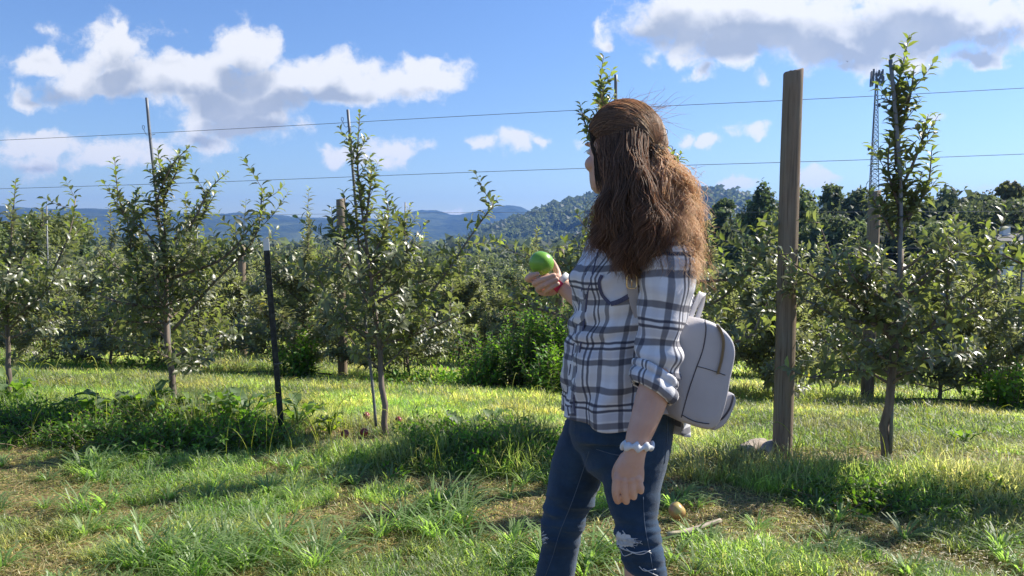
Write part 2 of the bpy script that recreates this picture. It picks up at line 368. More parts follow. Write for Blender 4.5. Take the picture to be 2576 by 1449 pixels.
def wood_tree(name, x, ytop, wpx, Y, seed, label, kind='round', tint=(1, 1, 1), n=2600, group='trees along the far edge of the orchard', base=None):
    p = P(x, ytop, Y); g0 = float(gz(p[0], Y)) if base is None else base; H = p[2] - g0; W = wpx / F * Y / 2
    root = thing(name, (p[0], Y, g0), label, 'tree', group); rs = np.random.RandomState(seed); lobes = []
    if kind == 'round':
        for i in range(11):
            a = rs.rand() * 6.28; r = W * rs.uniform(.2, .62); z = H * rs.uniform(.32, .86)
            k = 1 - .45 * abs(z / H - .5); lobes.append((r * math.cos(a) * k, r * math.sin(a) * k, z, W * rs.uniform(.33, .5), W * rs.uniform(.33, .5), H * rs.uniform(.10, .17)))
        lobes.append((0, 0, H * .88, W * .35, W * .35, H * .11))
    elif kind == 'airy':
        for i in range(15):
            a = rs.rand() * 6.28; z = H * rs.uniform(.38, .95); r = W * rs.uniform(.3, .75) * (1.25 - z / H)
            lobes.append((r * math.cos(a), r * math.sin(a), z, W * rs.uniform(.2, .34), W * rs.uniform(.2, .34), H * rs.uniform(.035, .07)))
    else:
        for i in range(13):
            f = i / 12; z = H * (.12 + .82 * f); k = W * (math.sin(min(1, (1 - f) * 1.5 + .2) * 1.5)) * .62; a = rs.rand() * 6.28
            lobes.append((k * .25 * math.cos(a), k * .25 * math.sin(a), z, k, k, H * .09))
    sz = max(.10, .0030 * Y)
    V, Tr, col = crown_mesh('crown', seed, lobes, n, sz, tint)
    V = V + np.array([p[0], Y, g0]); mk('crown', V, [Tr], M['tree_leaf'], root, False, col)
    b = MB(); rt = max(.12, H * .022); tp = [(p[0] + rs.normal() * .1, Y + rs.normal() * .1, g0 + H * f) for f in (0, .3, .6, .85)]
    b.tube(tp, [rt * 1.2, rt, rt * .6, rt * .25], 7)
    for l in lobes[:9]:
        q = np.array([p[0] + l[0], Y + l[1], g0 + l[2]]); s0 = np.array([p[0], Y, g0 + l[2] * .62]); b.tube(spline([s0, (s0 + q) / 2 + [0, 0, .1 * H * .3], q], 5), [rt * .45, rt * .4, rt * .3, rt * .2, rt * .1], 5)
    b.build('trunk', M['trunk'], root); return root
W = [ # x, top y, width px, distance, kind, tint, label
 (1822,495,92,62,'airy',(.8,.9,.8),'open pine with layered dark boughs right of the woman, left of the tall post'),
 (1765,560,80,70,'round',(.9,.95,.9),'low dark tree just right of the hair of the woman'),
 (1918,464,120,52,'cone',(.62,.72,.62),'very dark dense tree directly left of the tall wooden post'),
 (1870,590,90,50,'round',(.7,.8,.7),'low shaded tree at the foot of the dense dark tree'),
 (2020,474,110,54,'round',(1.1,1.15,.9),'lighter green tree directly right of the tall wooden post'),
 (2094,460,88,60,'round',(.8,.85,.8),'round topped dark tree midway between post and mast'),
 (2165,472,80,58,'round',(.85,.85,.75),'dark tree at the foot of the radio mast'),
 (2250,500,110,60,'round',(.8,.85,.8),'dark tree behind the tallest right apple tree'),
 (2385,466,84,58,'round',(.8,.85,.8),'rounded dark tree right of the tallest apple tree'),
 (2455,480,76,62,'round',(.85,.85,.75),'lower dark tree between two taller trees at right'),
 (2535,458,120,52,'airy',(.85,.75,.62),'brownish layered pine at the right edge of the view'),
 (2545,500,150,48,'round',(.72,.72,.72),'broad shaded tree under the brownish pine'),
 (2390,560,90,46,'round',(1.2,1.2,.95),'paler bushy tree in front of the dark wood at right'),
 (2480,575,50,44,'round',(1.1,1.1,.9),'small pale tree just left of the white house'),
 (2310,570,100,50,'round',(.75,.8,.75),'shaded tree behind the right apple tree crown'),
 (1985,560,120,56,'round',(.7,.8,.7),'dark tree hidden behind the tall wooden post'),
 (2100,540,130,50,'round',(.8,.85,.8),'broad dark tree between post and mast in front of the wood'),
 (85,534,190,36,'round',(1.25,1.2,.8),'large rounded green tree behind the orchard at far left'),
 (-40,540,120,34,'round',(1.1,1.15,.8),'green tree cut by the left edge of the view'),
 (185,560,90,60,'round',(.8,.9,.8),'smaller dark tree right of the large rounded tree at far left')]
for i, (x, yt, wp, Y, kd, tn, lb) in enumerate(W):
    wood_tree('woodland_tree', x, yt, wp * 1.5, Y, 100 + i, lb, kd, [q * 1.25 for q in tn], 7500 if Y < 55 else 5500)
# the far woods read as one mass
def forest():
    rs = np.random.RandomState(5); Vs = []; Ts = []; Cs = []; n0 = 0
    prot = []
    for k in range(5):
        lob = [(rs.normal() * .25, rs.normal() * .25, rs.uniform(.35, .8), rs.uniform(.3, .5), rs.uniform(.3, .5), rs.uniform(.15, .25)) for _ in range(6)]
        prot.append([crown_mesh('c', 50 + k, lob, m, s) for m, s in ((1500, .042), (420, .075), (90, .16))])
    def put(x, y, z, h, wd, lod, tint):
        nonlocal n0
        V, Tr, C = prot[rs.randint(5)][lod]; a = rs.rand() * 6.28; ca, sa = math.cos(a), math.sin(a)
        v = np.stack([(V[:, 0] * ca - V[:, 1] * sa) * wd + x, (V[:, 0] * sa + V[:, 1] * ca) * wd + y, V[:, 2] * h + z], 1)
        Vs.append(v); Ts.append(Tr + n0); Cs.append(C * tint); n0 += len(v)
    for i in range(330):     # first belt at the foot of the orchard field
        y = rs.uniform(95, 170); x = rs.uniform(-.75, .30) * y; put(x, y, gz(x, y) - .5, rs.uniform(4.2, 7.0), rs.uniform(5, 8), 0, rs.uniform(.6, 1.2))
    for i in range(190):     # the wood that closes the right side
        y = rs.uniform(58, 100); x = rs.uniform(.24, .85) * y; put(x, y, gz(x, y) - .6, rs.uniform(6.0, 8.6), rs.uniform(5, 8), 0, rs.uniform(.5, 1.2))
    for i in range(900):
        y = rs.uniform(170, 420); x = rs.uniform(-.78, .78) * y; put(x, y, gz(x, y) - 1, rs.uniform(8.5, 12.5), rs.uniform(9, 13), 1, rs.uniform(.6, 1.25))
    for i in range(2600):
        y = rs.uniform(400, 900) ; x = rs.uniform(-.8, .8) * y; put(x, y, gz(x, y) - 2, rs.uniform(15, 24), rs.uniform(17, 26), 2, rs.uniform(.6, 1.3))
    return tag(mk('forest', np.concatenate(Vs), [np.concatenate(Ts)], M['tree_leaf'], None, False, np.concatenate(Cs)), kind='stuff')
forest()
def hill_wood():
    rs = np.random.RandomState(8); Vs = []; Ts = []; Cs = []; n0 = 0; o = bpy.data.objects['hills']
    co_ = np.zeros(len(o.data.vertices) * 3, dtype=np.float32); o.data.vertices.foreach_get('co', co_); co_ = co_.reshape(-1, 3)
    nx = len(co_) // 29; Gd = co_.reshape(29, nx, 3)[:26]
    for i in range(6500):
        a = rs.uniform(3, 24.9); b = rs.uniform(0, nx * .55 - 2); p = Gd[int(a), int(b)] * (1 - a % 1) + Gd[int(a) + 1, int(b)] * (a % 1); p = p + [rs.normal() * 4, rs.normal() * 3, 2]
        h = rs.uniform(6, 13); V, Tr, C = crown_mesh('c', i % 7, [(0, 0, .4, .55, .55, .5), (.2, .1, .2, .5, .5, .4)], 26, .34)
        Vs.append(V * [h, h, h * 1.1] + p); Ts.append(Tr + n0); Cs.append(C * rs.uniform(.75, 1.1)); n0 += len(V)
    return tag(mk('hill_woods', np.concatenate(Vs), [np.concatenate(Ts)], M['tree_leaf'], None, False, np.concatenate(Cs)), kind='stuff')
hill_wood()
# ------------------------------------------------------------------ apple trees
LT = np.array([[0, 0, 0], [.30, .21, .05], [.30, 0, -.02], [.30, -.21, .05], [.66, .19, -.05], [.66, 0, -.12], [.66, -.19, -.05], [1, 0, -.36]])
LTf = np.array([[0, 2, 1], [0, 3, 2], [1, 2, 5], [1, 5, 4], [2, 3, 6], [2, 6, 5], [4, 5, 7], [5, 6, 7]])
LL = np.array([[0, 0, 0], [.5, .24, .06], [1, 0, -.22], [.5, -.24, .06]]); LLf = np.array([[0, 2, 1], [0, 3, 2]])
def leaves_mesh(P0, D, N, S, C, lod=0):
    P0, D, N, S, C = map(np.asarray, (P0, D, N, S, C)); D = D / np.linalg.norm(D, axis=1)[:, None]
    N = N - D * np.sum(N * D, 1)[:, None]; N /= np.linalg.norm(N, axis=1)[:, None] + 1e-9; Sd = np.cross(N, D)
    t, f = (LT, LTf) if lod == 0 else (LL, LLf)
    V = P0[:, None] + S[:, None, None] * (t[None, :, 0, None] * D[:, None] + t[None, :, 1, None] * Sd[:, None] + t[None, :, 2, None] * N[:, None])
    n = len(P0); k = len(t); Fc = (f[None] + (np.arange(n) * k)[:, None, None]).reshape(-1, 3)
    return V.reshape(-1, 3), Fc, np.repeat(C, k, 0)
class Shoots:
    def __init__(s, seed): s.rs = np.random.RandomState(seed); s.P = []; s.D = []; s.N = []; s.S = []; s.C = []; s.w = MB(); s.tw = MB(); s.k = s.rs.rand() * 6
    def leafy(s, pts, step, ln, f0=0.0, young=False, spread=.85):
        pts = np.asarray(pts); seg = np.linalg.norm(np.diff(pts, axis=0), axis=1); L = np.concatenate([[0], np.cumsum(seg)]); tot = L[-1]
        d = tot * f0
        while d < tot:
            q = np.array([np.interp(d, L, pts[:, j]) for j in range(3)]); i = min(np.searchsorted(L, d, 'right') - 1, len(seg) - 1); t = (pts[i + 1] - pts[i]) / (seg[i] + 1e-9)
            s.k += 2.4 + s.rs.normal() * .25; a = np.cross(t, [.3, .2, .93] if abs(t[2]) < .9 else [1, .1, 0]); a /= np.linalg.norm(a); b = np.cross(t, a)
            out = a * math.cos(s.k) + b * math.sin(s.k); tip = d / tot
            D = t * (.35 + .5 * tip) + out * spread + np.array([0, 0, .12]) + s.rs.normal(size=3) * .15
            s.P.append(q + out * .004); s.D.append(D); s.N.append(t * .9 + out * -.3 + np.array([0, 0, .5]) + s.rs.normal(size=3) * .22)
            s.S.append(ln * (1.12 - .45 * tip ** 3) * s.rs.uniform(.75, 1.2))
            g_ = s.rs.uniform(.62, 1.25); yel = s.rs.rand()
            c = np.array([g_, g_, g_]) * ((1.25, 1.35, .8) if (young and tip > .75) else (1, 1, 1))
            if yel > .997: c = np.array([2.6, 2.0, .5])
            s.C.append(c); d += step * s.rs.uniform(.6, 1.4)
    def shoot(s, p, dirv, L, r=.0035, step=.02, ln=.06, up=.5, n=7, f0=.08):
        dirv = np.asarray(dirv, dtype=float); dirv /= np.linalg.norm(dirv); pts = [np.asarray(p, dtype=float)]
        for i in range(n - 1):
            dirv = dirv + np.array([0, 0, up]) * (1.0 / n) + s.rs.normal(size=3) * .05; dirv /= np.linalg.norm(dirv); pts.append(pts[-1] + dirv * L / (n - 1))
        s.tw.tube(pts, np.linspace(r, r * .35, n), 4); s.leafy(pts, step, ln, f0, True); return pts
    def limb(s, p, az, elev, L, r, dens=1.0, ln=.062, droop=0.0):
        pts = [np.asarray(p, dtype=float)]; e = elev; n = 9
        for i in range(n - 1):
            e += s.rs.normal() * .06 + (.03 - droop * .12); az += s.rs.normal() * .10
            pts.append(pts[-1] + np.array([math.cos(az) * math.cos(e), math.sin(az) * math.cos(e), math.sin(e)]) * L / (n - 1))
        pts = np.array(pts); s.w.tube(pts, np.linspace(r, r * .28, n), 6)
        k = max(3, int(L * 10 * dens))
        for i in range(k):
            f = s.rs.uniform(.12, 1); q = pts[min(int(f * (n - 1)), n - 2)]; q = q + (pts[min(int(f * (n - 1)), n - 2) + 1] - q) * ((f * (n - 1)) % 1)
            a = s.rs.rand() * 6.28; dv = np.array([math.cos(a), math.sin(a), s.rs.uniform(-.25, 1.3)]); s.shoot(q, dv, s.rs.uniform(.08, .34) * (1.1 - .4 * f), .003, .0165 / dens ** .5, ln, .5, 6)
        s.leafy(pts, .018, ln, .2, False); return pts
    def finish(s, root, lod=0, leafm='leaf', trunkname='trunk'):
        V, Fc, C = leaves_mesh(s.P, s.D, s.N, s.S, s.C, lod)
        mk('crown', V, [Fc], M[leafm], root, False if lod else True, C)
        s.w.V += s.tw.V; s.w.C += s.tw.C; s.w.UV += s.tw.UV; s.w.Q += [q + s.w.n for q in s.tw.Q]; s.w.T += [q + s.w.n for q in s.tw.T]
        s.w.build(trunkname, M['bark'], root)
def apple_tree(seed, H, root, dens=1.0, nl=13, R_=.75, ln=.062, lod=0, off=(0, 0, 0), r0=.02, low=.42, leafm='leaf', top=True):
    s = Shoots(seed); rs = s.rs; off = np.asarray(off, dtype=float)
    tz = np.linspace(0, H * (.88 if top else .72), 14); lx = np.cumsum(rs.normal(size=14) * .012); ly = np.cumsum(rs.normal(size=14) * .012); lx -= lx[0]; ly -= ly[0]
    tr = np.stack([lx, ly, tz], 1) + off; s.w.tube(tr, np.interp(tz, [0, .15, H], [r0 * 1.25, r0, .004]), 8)
    for i in range(nl):
        f = (i + rs.rand() * .6) / nl; z = low + (H * .60 - low) * f; L = R_ * (1.15 - .72 * f) * rs.uniform(.75, 1.15); p = np.array([np.interp(z, tz, tr[:, j] - off[j]) for j in range(3)]) + off
        s.limb(p, i * 2.4 + rs.normal() * .3 + seed, rs.uniform(-.12, .6) if f < .5 else rs.uniform(.2, .85), L, r0 * .42, dens, ln)
    s.leafy(tr, .010, ln, .34, False)
    for i in range(5):
        z = H * rs.uniform(.55, .84); p = np.array([np.interp(z, tz, tr[:, j] - off[j]) for j in range(3)]) + off; a = rs.rand() * 6.28
        s.shoot(p, (math.cos(a), math.sin(a), 1.3), rs.uniform(.18, .42), .004, .017, ln)
    if top: s.shoot(tr[-1], (0, 0, 1), H * .12 + .1, .004, .018, ln)
    s.finish(root, lod, leafm); return s
ROW = lambda k: 4.758 + 4.27 * (k - 1)
def rowpos(k, x): y = ROW(k) - .228 * x; return np.array([x, y, float(gz(x, y))])
# --- first row: every tree follows its own outline in the photograph
def front_tree(x, label, seed, leaders, limbs, r0=.02, H=1.9, nl=9, R_=.62, dens=1.05, low=.5):
    b = rowpos(1, x); root = thing('apple_tree', b, label, 'apple tree', 'young apple trees of the nearest row'); s = Shoots(seed); rs = s.rs; Yr = b[1]
    tz = np.linspace(-.03, H * .8, 14); lx = np.cumsum(rs.normal(size=14) * .010); ly = np.cumsum(rs.normal(size=14) * .010)
    tr = np.stack([lx - lx[0], ly - ly[0], tz], 1)
    l0 = leaders[0][0]; tgt = P(l0[0], l0[1], Yr) - b
    tr[:, 0] += np.clip(tz / max(tgt[2], .3), 0, 1.2) * (tgt[0] - np.interp(tgt[2], tz, tr[:, 0]))
    tr = tr[tz < tgt[2] + .05] + b; s.w.tube(tr, np.linspace(r0 * 1.2, r0 * .6, len(tr)), 8)
    def at(z): i = np.argmin(abs(tr[:, 2] - z)); return tr[i]
    for i in range(nl):
        f = (i + rs.rand() * .6) / nl; z = b[2] + low + (tgt[2] - low) * f * .95
        s.limb(at(z), i * 2.4 + seed, rs.uniform(.2, .7), R_ * (1.1 - .45 * f) * rs.uniform(.75, 1.2), r0 * .38, dens)
    for L in leaders:
        dy = L[0][2] if len(L[0]) > 2 else 0
        pts = spline([P(q[0], q[1], Yr + (q[2] if len(q) > 2 else dy)) for q in L], 12); s.tw.tube(pts, np.linspace(.010, .002, 12), 5)
        s.leafy(pts, .0145, .073, .12, True, .9)
        for k in range(int(4 + 5 * np.linalg.norm(pts[-1] - pts[0]))):
            i = rs.randint(1, 8); a = rs.rand() * 6.28; s.shoot(pts[i], (math.cos(a) * .8, math.sin(a) * .8, 1), rs.uniform(.06, .22), .003, .016, .062, .3, 5)
    for L in limbs:
        dy = L[0][2] if len(L[0]) > 2 else 0
        pts = spline([P(q[0], q[1], Yr + (q[2] if len(q) > 2 else dy)) for q in L], 12); s.w.tube(pts, np.linspace(r0 * .55, .004, 12), 6); s.leafy(pts, .017, .064, .25, True)
        for k in range(int(9 * np.linalg.norm(pts[-1] - pts[0]) * dens) + 2):
            i = rs.randint(2, 12); a = rs.rand() * 6.28; s.shoot(pts[i], (math.cos(a), math.sin(a), rs.uniform(-.2, 1.4)), rs.uniform(.1, .34), .003, .0165, .064, .5, 6)
    s.finish(root); return root
front_tree(-3.71, 'apple tree cut by the left edge, pale trunk at the very left', 11, [[(20,700),(28,600),(40,450)]], [[(10,840),(90,760),(170,600),(190,500,.2)],[(8,800),(60,640),(110,560)],[(10,820),(-60,700),(-120,600)]], .018, 1.5, 11, .7)
front_tree(-2.35, 'spreading apple tree with many upright tips around the leftmost bare metal stake', 12,
   [[(415,640),(412,500),(396,372)], [(400,700),(340,600,.1),(300,500,.1),(288,396,.1)], [(410,590),(392,520),(430,420,-.1),(478,368,-.15)], [(440,600),(480,570,-.1),(525,480,-.1),(574,432,-.1)], [(430,690),(500,560,.1),(545,480,.1)],[(400,520),(440,440),(450,400)],[(380,700),(330,640),(345,470)]],
   [[(432,800),(350,720),(255,640,.1)], [(436,830),(530,720),(640,600),(660,475,.1)], [(432,780),(300,760,-.3),(230,730,-.4)], [(434,700),(560,650,-.1),(640,560,-.15)],[(434,720),(380,600),(310,540)]], .022, 1.9, 15, .6, 1.1, .35)
front_tree(-.82, 'apple tree with a tall leafy tip right of the middle metal stake, fallen apples below', 13,
   [[(925,640),(900,430),(905,283)], [(930,650),(880,560),(862,478)], [(940,640),(975,560,.2),(968,470,.2)],[(935,660),(1010,600,.25),(985,500,.25)],[(920,560),(930,480),(935,430)]],
   [[(950,830),(1080,740),(1180,600,.1),(1240,515,.2)], [(950,850),(850,800),(800,690)], [(945,780),(860,640),(850,610)],[(950,870),(1050,840),(1180,780,-.3)],[(950,700),(1020,640),(1060,620)],[(950,760),(1030,720),(1110,690)]], .019, 1.9, 13, .5, 1.15, .38)
front_tree(.62, 'apple tree behind the woman, two leafy tips showing left of her head', 14,
   [[(1550,620),(1530,320),(1510,230),(1518,142)], [(1530,420),(1490,350),(1472,310),(1458,258)], [(1540,400),(1545,290),(1540,262)],[(1600,500),(1690,430,.1),(1692,374,.1)]],
   [[(1540,800),(1490,680),(1490,540)],[(1560,800),(1800,760),(1900,640)],[(1560,790),(1430,700),(1340,650)],[(1550,840),(1400,790),(1290,760)],[(1560,700),(1850,700,-.1),(1940,600,-.1)],[(1560,800),(1850,860,-.1),(1930,760,-.1)]], .022, 1.9, 11, .55)
front_tree(2.12, 'tallest apple tree at right, dense dark leader rising beside a slanting stake', 15,
   [[(2262,640),(2262,400),(2255,250),(2288,88)], [(2255,420),(2250,260),(2238,138)], [(2265,480),(2310,380),(2335,290)], [(2268,560),(2330,480),(2345,368)], [(2265,330),(2290,240),(2300,170)], [(2250,600),(2215,530),(2175,470)],[(2262,520),(2235,430),(2240,330)],[(2265,600),(2300,520),(2320,430)],[(2380,800,-.1),(2385,700,-.1),(2395,610,-.1)],[(2230,760,-.1),(2150,700,-.2),(2130,640,-.2)]],
   [[(2250,900),(2340,820),(2480,700),(2600,600)], [(2245,860),(2180,760),(2110,690),(2060,560)], [(2250,940),(2150,930,-.2),(2040,950,-.3)], [(2255,760),(2400,660),(2500,640)], [(2250,940),(2330,900),(2440,860)],[(2250,820),(2120,800),(2000,740)],[(2250,840),(2140,760),(1960,640)]], .024, 2.0, 14, .52, 1.15, .45)
front_tree(3.62, 'apple tree mostly beyond the right edge, its branches reaching into view', 16, [[(2930,640),(2940,400),(2950,200)]], [[(2900,860),(2760,760),(2570,680)], [(2900,800),(2700,720),(2520,640,-.2)],[(2900,840),(2700,800),(2560,760)],[(2900,900),(2720,860),(2580,830)]], .026, 1.9, 9, .6, .9, .5)
# --- rows behind
ORD = 'first second third fourth fifth sixth seventh eighth ninth tenth eleventh twelfth thirteenth fourteenth fifteenth sixteenth seventeenth eighteenth nineteenth twentieth'.split()
def variants(n, seed0, **kw):
    out = []
    for i in range(n):
        r = bpy.data.objects.new('apple_tree', None); sc.collection.objects.link(r); apple_tree(seed0 + i, kw['H'][i % len(kw['H'])], r, **{k: v for k, v in kw.items() if k != 'H'}); out.append([r, False])
    return out
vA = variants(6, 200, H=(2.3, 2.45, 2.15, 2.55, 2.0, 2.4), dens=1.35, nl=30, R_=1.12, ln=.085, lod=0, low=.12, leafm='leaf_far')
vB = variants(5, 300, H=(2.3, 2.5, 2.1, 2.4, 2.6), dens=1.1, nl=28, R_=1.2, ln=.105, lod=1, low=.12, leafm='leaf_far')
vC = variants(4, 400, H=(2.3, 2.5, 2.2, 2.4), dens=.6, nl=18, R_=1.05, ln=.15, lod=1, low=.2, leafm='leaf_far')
rsT = np.random.RandomState(77)
def place(var, pos, label, group, s=1.0):
    r, used = var
    if used:
        n = r.copy(); sc.collection.objects.link(n)
        for ch in list(r.children):
            c = ch.copy(); sc.collection.objects.link(c); c.parent = n
        r = n
    var[1] = True; r.location = pos; r.rotation_euler = (0, 0, rsT.rand() * 6.28); r.scale = (s, s, s * rsT.uniform(.9, 1.06)); tag(r, label, 'apple tree', group); return r
GN = {2: 'second', 3: 'third', 4: 'fourth', 5: 'fifth', 6: 'sixth', 7: 'seventh', 8: 'eighth', 9: 'ninth'}
for k in range(2, 10):
    y0 = ROW(k); xs_ = [x for x in np.arange(-60, 60, 1.41) + .35 + .3 * k if abs(x) < .70 * (y0 - .228 * x) + .5]
    if k == 2: xs_ = [x for x in xs_ if not (-.15 < x < .35)]
    for i, x in enumerate(xs_):
        x = x + rsT.normal() * .08; V_ = vA if k == 2 else (vB if k < 5 else vC); n = len(xs_)
        if k <= 4:
            lb = 'young apple tree in the %s row, %s from the left' % (GN[k], ORD[i]) if i < 20 else 'young apple tree in the %s row, near its right end' % GN[k]
        else: lb = 'small leafy apple tree standing in the %s row of the orchard' % GN[k]
        place(V_[rsT.randint(len(V_))], rowpos(k, x), lb, 'apple trees of the %s row' % GN[k], rsT.uniform(.90, 1.08))
for v in vA + vB + vC:
    if not v[1]:
        for ch in list(v[0].children): bpy.data.objects.remove(ch)
        bpy.data.objects.remove(v[0])
# ------------------------------------------------------------------ posts, stakes, wires
def wood_post(px_top, px_base, Yb, r, label, seed, k=1):
    b = P(px_base[0], px_base[1], Yb); t = P(px_top[0], px_top[1], Yb); g0 = float(gz(b[0], Yb)); b = b + (b - t) / np.linalg.norm(b - t) * max(0, (b[2] - g0 + .15)); rs = np.random.RandomState(seed)
    n = 26; seg = 22; rings = []; a = np.arange(seg) * 2 * math.pi / seg
    for i in range(n):
        f = i / (n - 1); c = b + (t - b) * f + np.array([.004 * math.sin(f * 5 + seed), 0, 0]); rr = r * (1.03 - .05 * f) * (1 + .025 * np.sin(a * 2 + seed + f) + .015 * np.sin(a * 5 + f * 6) + rs.normal(size=seg) * .004)
        ring = c + np.stack([np.cos(a) * rr, np.sin(a) * rr, np.zeros(seg)], 1)
        if i == n - 1: ring[:, 2] += .012 * np.cos(a - .3) + rs.normal(size=seg) * .002
        rings.append(ring)
    top = rings[-1].mean(0) + (rings[-1] - rings[-1].mean(0)) * .93 + [0, 0, .006]; rings.append(top)
    m = MB(); m.loft([q - b for q in rings]); o = m.build('wooden_post', M['post'], None); o.location = b
    return tag(o, label, 'post', 'round wooden trellis posts')
wood_post((1997, 180), (1965, 1166), 4.40, .054, 'tallest and nearest round wooden trellis post, right of the woman', 1)
def row_post(k, x, label, seed, h=2.2, r=.056):
    b = rowpos(k, x); y = b[1]; m = MB(); rs = np.random.RandomState(seed); seg = 14; a = np.arange(seg) * 2 * math.pi / seg; rings = []
    for i in range(12):
        f = i / 11; rr = r * (1.03 - .06 * f) * (1 + .03 * np.sin(a * 2 + seed)); q = np.stack([np.cos(a) * rr + .01 * f, np.sin(a) * rr, np.full(seg, -.1 + (h + .1) * f)], 1)
        if i == 11: q[:, 2] += .012 * np.cos(a)
        rings.append(q)
    m.loft(rings); o = m.build('wooden_post', M['post'], None); o.location = b; return tag(o, label, 'post', 'round wooden trellis posts')
row_post(2, -2.12, 'wooden post left of the middle metal stake, its top just above the far hills', 2, 2.24, .057)
row_post(2, 3.82, 'wooden post half hidden in leaves behind the tallest apple tree', 3, 2.26, .062)
for k, xs2 in ((3, (-5.1, .81, 6.75)), (4, (-8.0, -2.1, 3.8, 9.7))):
    for i, x in enumerate(xs2):
        row_post(k, x, {(3,0): 'distant wooden post between the black steel post and the second stake tree', (3,1): 'distant wooden post behind the weeds left of the woman', (3,2): 'short looking wooden post behind the branches at far right'}.get((k, i), 'wooden post far back in the fourth row, %s from the left' % ORD[i]), 10 + i + k, 2.15, .07)
def wire(k, h, label, r=.0016, x0=None, x1=None, sag=.0):
    y0 = ROW(k); x0 = -.9 * y0 - 1 if x0 is None else x0; x1 = .9 * y0 if x1 is None else x1; xs3 = np.linspace(x0, x1, 40); pts = []
    for x in xs3:
        y = ROW(k) - .228 * x; pts.append((x, y, float(np.interp(ROW(k), _tt, _z2)) + h + .012 * math.sin(x * .6 + k + h * 3)))
    m = MB(); m.tube(pts, r, 5, False); return tag(m.build('trellis_wire', M['wire'], None), label, 'wire', 'horizontal trellis wires')
def wire_px(pa, pb, label, r=.0017):
    A = []
    for f in np.linspace(-.15, 1.15, 24):
        x, y = pa[0] + (pb[0] - pa[0]) * f, pa[1] + (pb[1] - pa[1]) * f; u = (x - CX) / F; Y = 4.758 / (1 + .228 * u) + .058; A.append(P(x, y + 1.4 * math.sin(f * 9), Y))
    m = MB(); m.tube(A, r, 5, False); return tag(m.build('trellis_wire', M['wire'], None), label, 'wire', 'horizontal trellis wires')
wire_px((0, 353), (2576, 221), 'topmost dark trellis wire crossing the sky')
wire_px((0, 475), (2576, 387), 'second trellis wire from the top, crossing the sky below the first')
for k, a in ((2, 'second'), (3, 'third')):
    wire(k, 2.05, 'thin upper wire of the %s row of trees' % a, .002); wire(k, 1.66, 'thin middle wire of the %s row of trees' % a, .002)
wire(2, .44, 'low pale wire of the second row near the tree trunks', .003)
def hose():
    xs3 = np.linspace(-7.5, 7, 90); pts = [(x, ROW(2) - .228 * x - .12 + .03 * math.sin(x * 2.3), float(gz(x, ROW(2) - .228 * x)) + .05 + .035 * math.sin(x * 1.7)) for x in xs3]
    m = MB(); m.tube(pts, .011, 6, False); tag(m.build('drip_hose', M['hose'], None), 'black drip irrigation hose lying along the second row of trees', 'hose')
hose()
def stake(pts, dy, label, clip=True, r=.0098, x=None):
    A = [P(q[0], q[1], 4.758 / (1 + .228 * (q[0] - CX) / F) + dy) for q in pts]; root = thing('metal_stake', A[-1], label, 'stake', 'slim metal tree stakes')
    m = MB(); sp_ = spline(A, 14); m.tube(sp_, r, 8); m.build('tube', M['galv'], root)
    if clip:
        w_ = clip; c = P(w_[0], w_[1], A[0][1] + .0); s_ = A[0][1] / F; m = MB()
        if clip[2] == 0: q = [(14, 2), (6, 4), (2, -1), (-4, 4), (-9, 2), (-13, -8), (-17, -13), (-16, -19), (-12, -18), (-12, -13), (-14, -9)]
        else: q = [(10, -2), (-4, 0), (-12, -3), (-22, -1), (-27, 2), (-26, 8), (-20, 12), (-15, 10), (-16, 6), (-22, 8)]
        pts_ = spline([c + np.array([a * s_, -.012, -b * s_]) for a, b in q], 36); m.tube(pts_, .0017, 5); m.build('wire_clip', M['wire'], root)
    return root
stake([(369,246),(377,340),(392,480),(408,640),(424,800),(430,1010)], .03, 'slim metal stake leftmost of the bare tops above the orchard', (378,336,0))
stake([(875,276),(888,430),(903,620),(918,800),(938,980),(946,1072)], .03, 'slim metal stake just left of the tall leafy tip, black wooden post to its left', (877,316,0))
stake([(1549,188),(1549,300),(1550,700),(1552,1100)], .03, 'metal stake sticking up right behind the head of the woman', None)
stake([(2240,150),(2253,290),(2266,480),(2264,640),(2250,850),(2240,1140)], -.03, 'slanting metal stake among the leaves of the tallest apple tree', (2243,240,1), .0105)
for i, (k, x, a) in enumerate(((2, -6.35, 'far left'), (2, -4.1, 'left of the black steel post'), (2, -1.32, 'right of the middle wooden post'), (2, 1.3, 'hidden behind the woman'), (2, 5.2, 'far right'))):
    b = rowpos(k, x); m = MB(); m.tube([(0, 0, -.05), (.01, 0, 1.2), (.03, 0, 2.2)], .009, 7); o = m.build('metal_stake', M['galv'], None); o.location = b; tag(o, 'pale metal stake in the second row, ' + a, 'stake', 'slim metal tree stakes')
for k in (3, 4, 5):
    for i, x in enumerate(np.arange(-.7 * ROW(k), .6 * ROW(k), 5.64)):
        b = rowpos(k, x + .2); m = MB(); m.tube([(0, 0, -.05), (.01, 0, 1.2), (.03 * math.sin(x), 0, 1.95)], .011, 6); o = m.build('metal_stake', M['galv'], None); o.location = b; tag(o, 'thin metal stake among the %s row of trees, %s from the left' % (GN[k], ORD[i]), 'stake', 'stakes of the %s row' % GN[k])
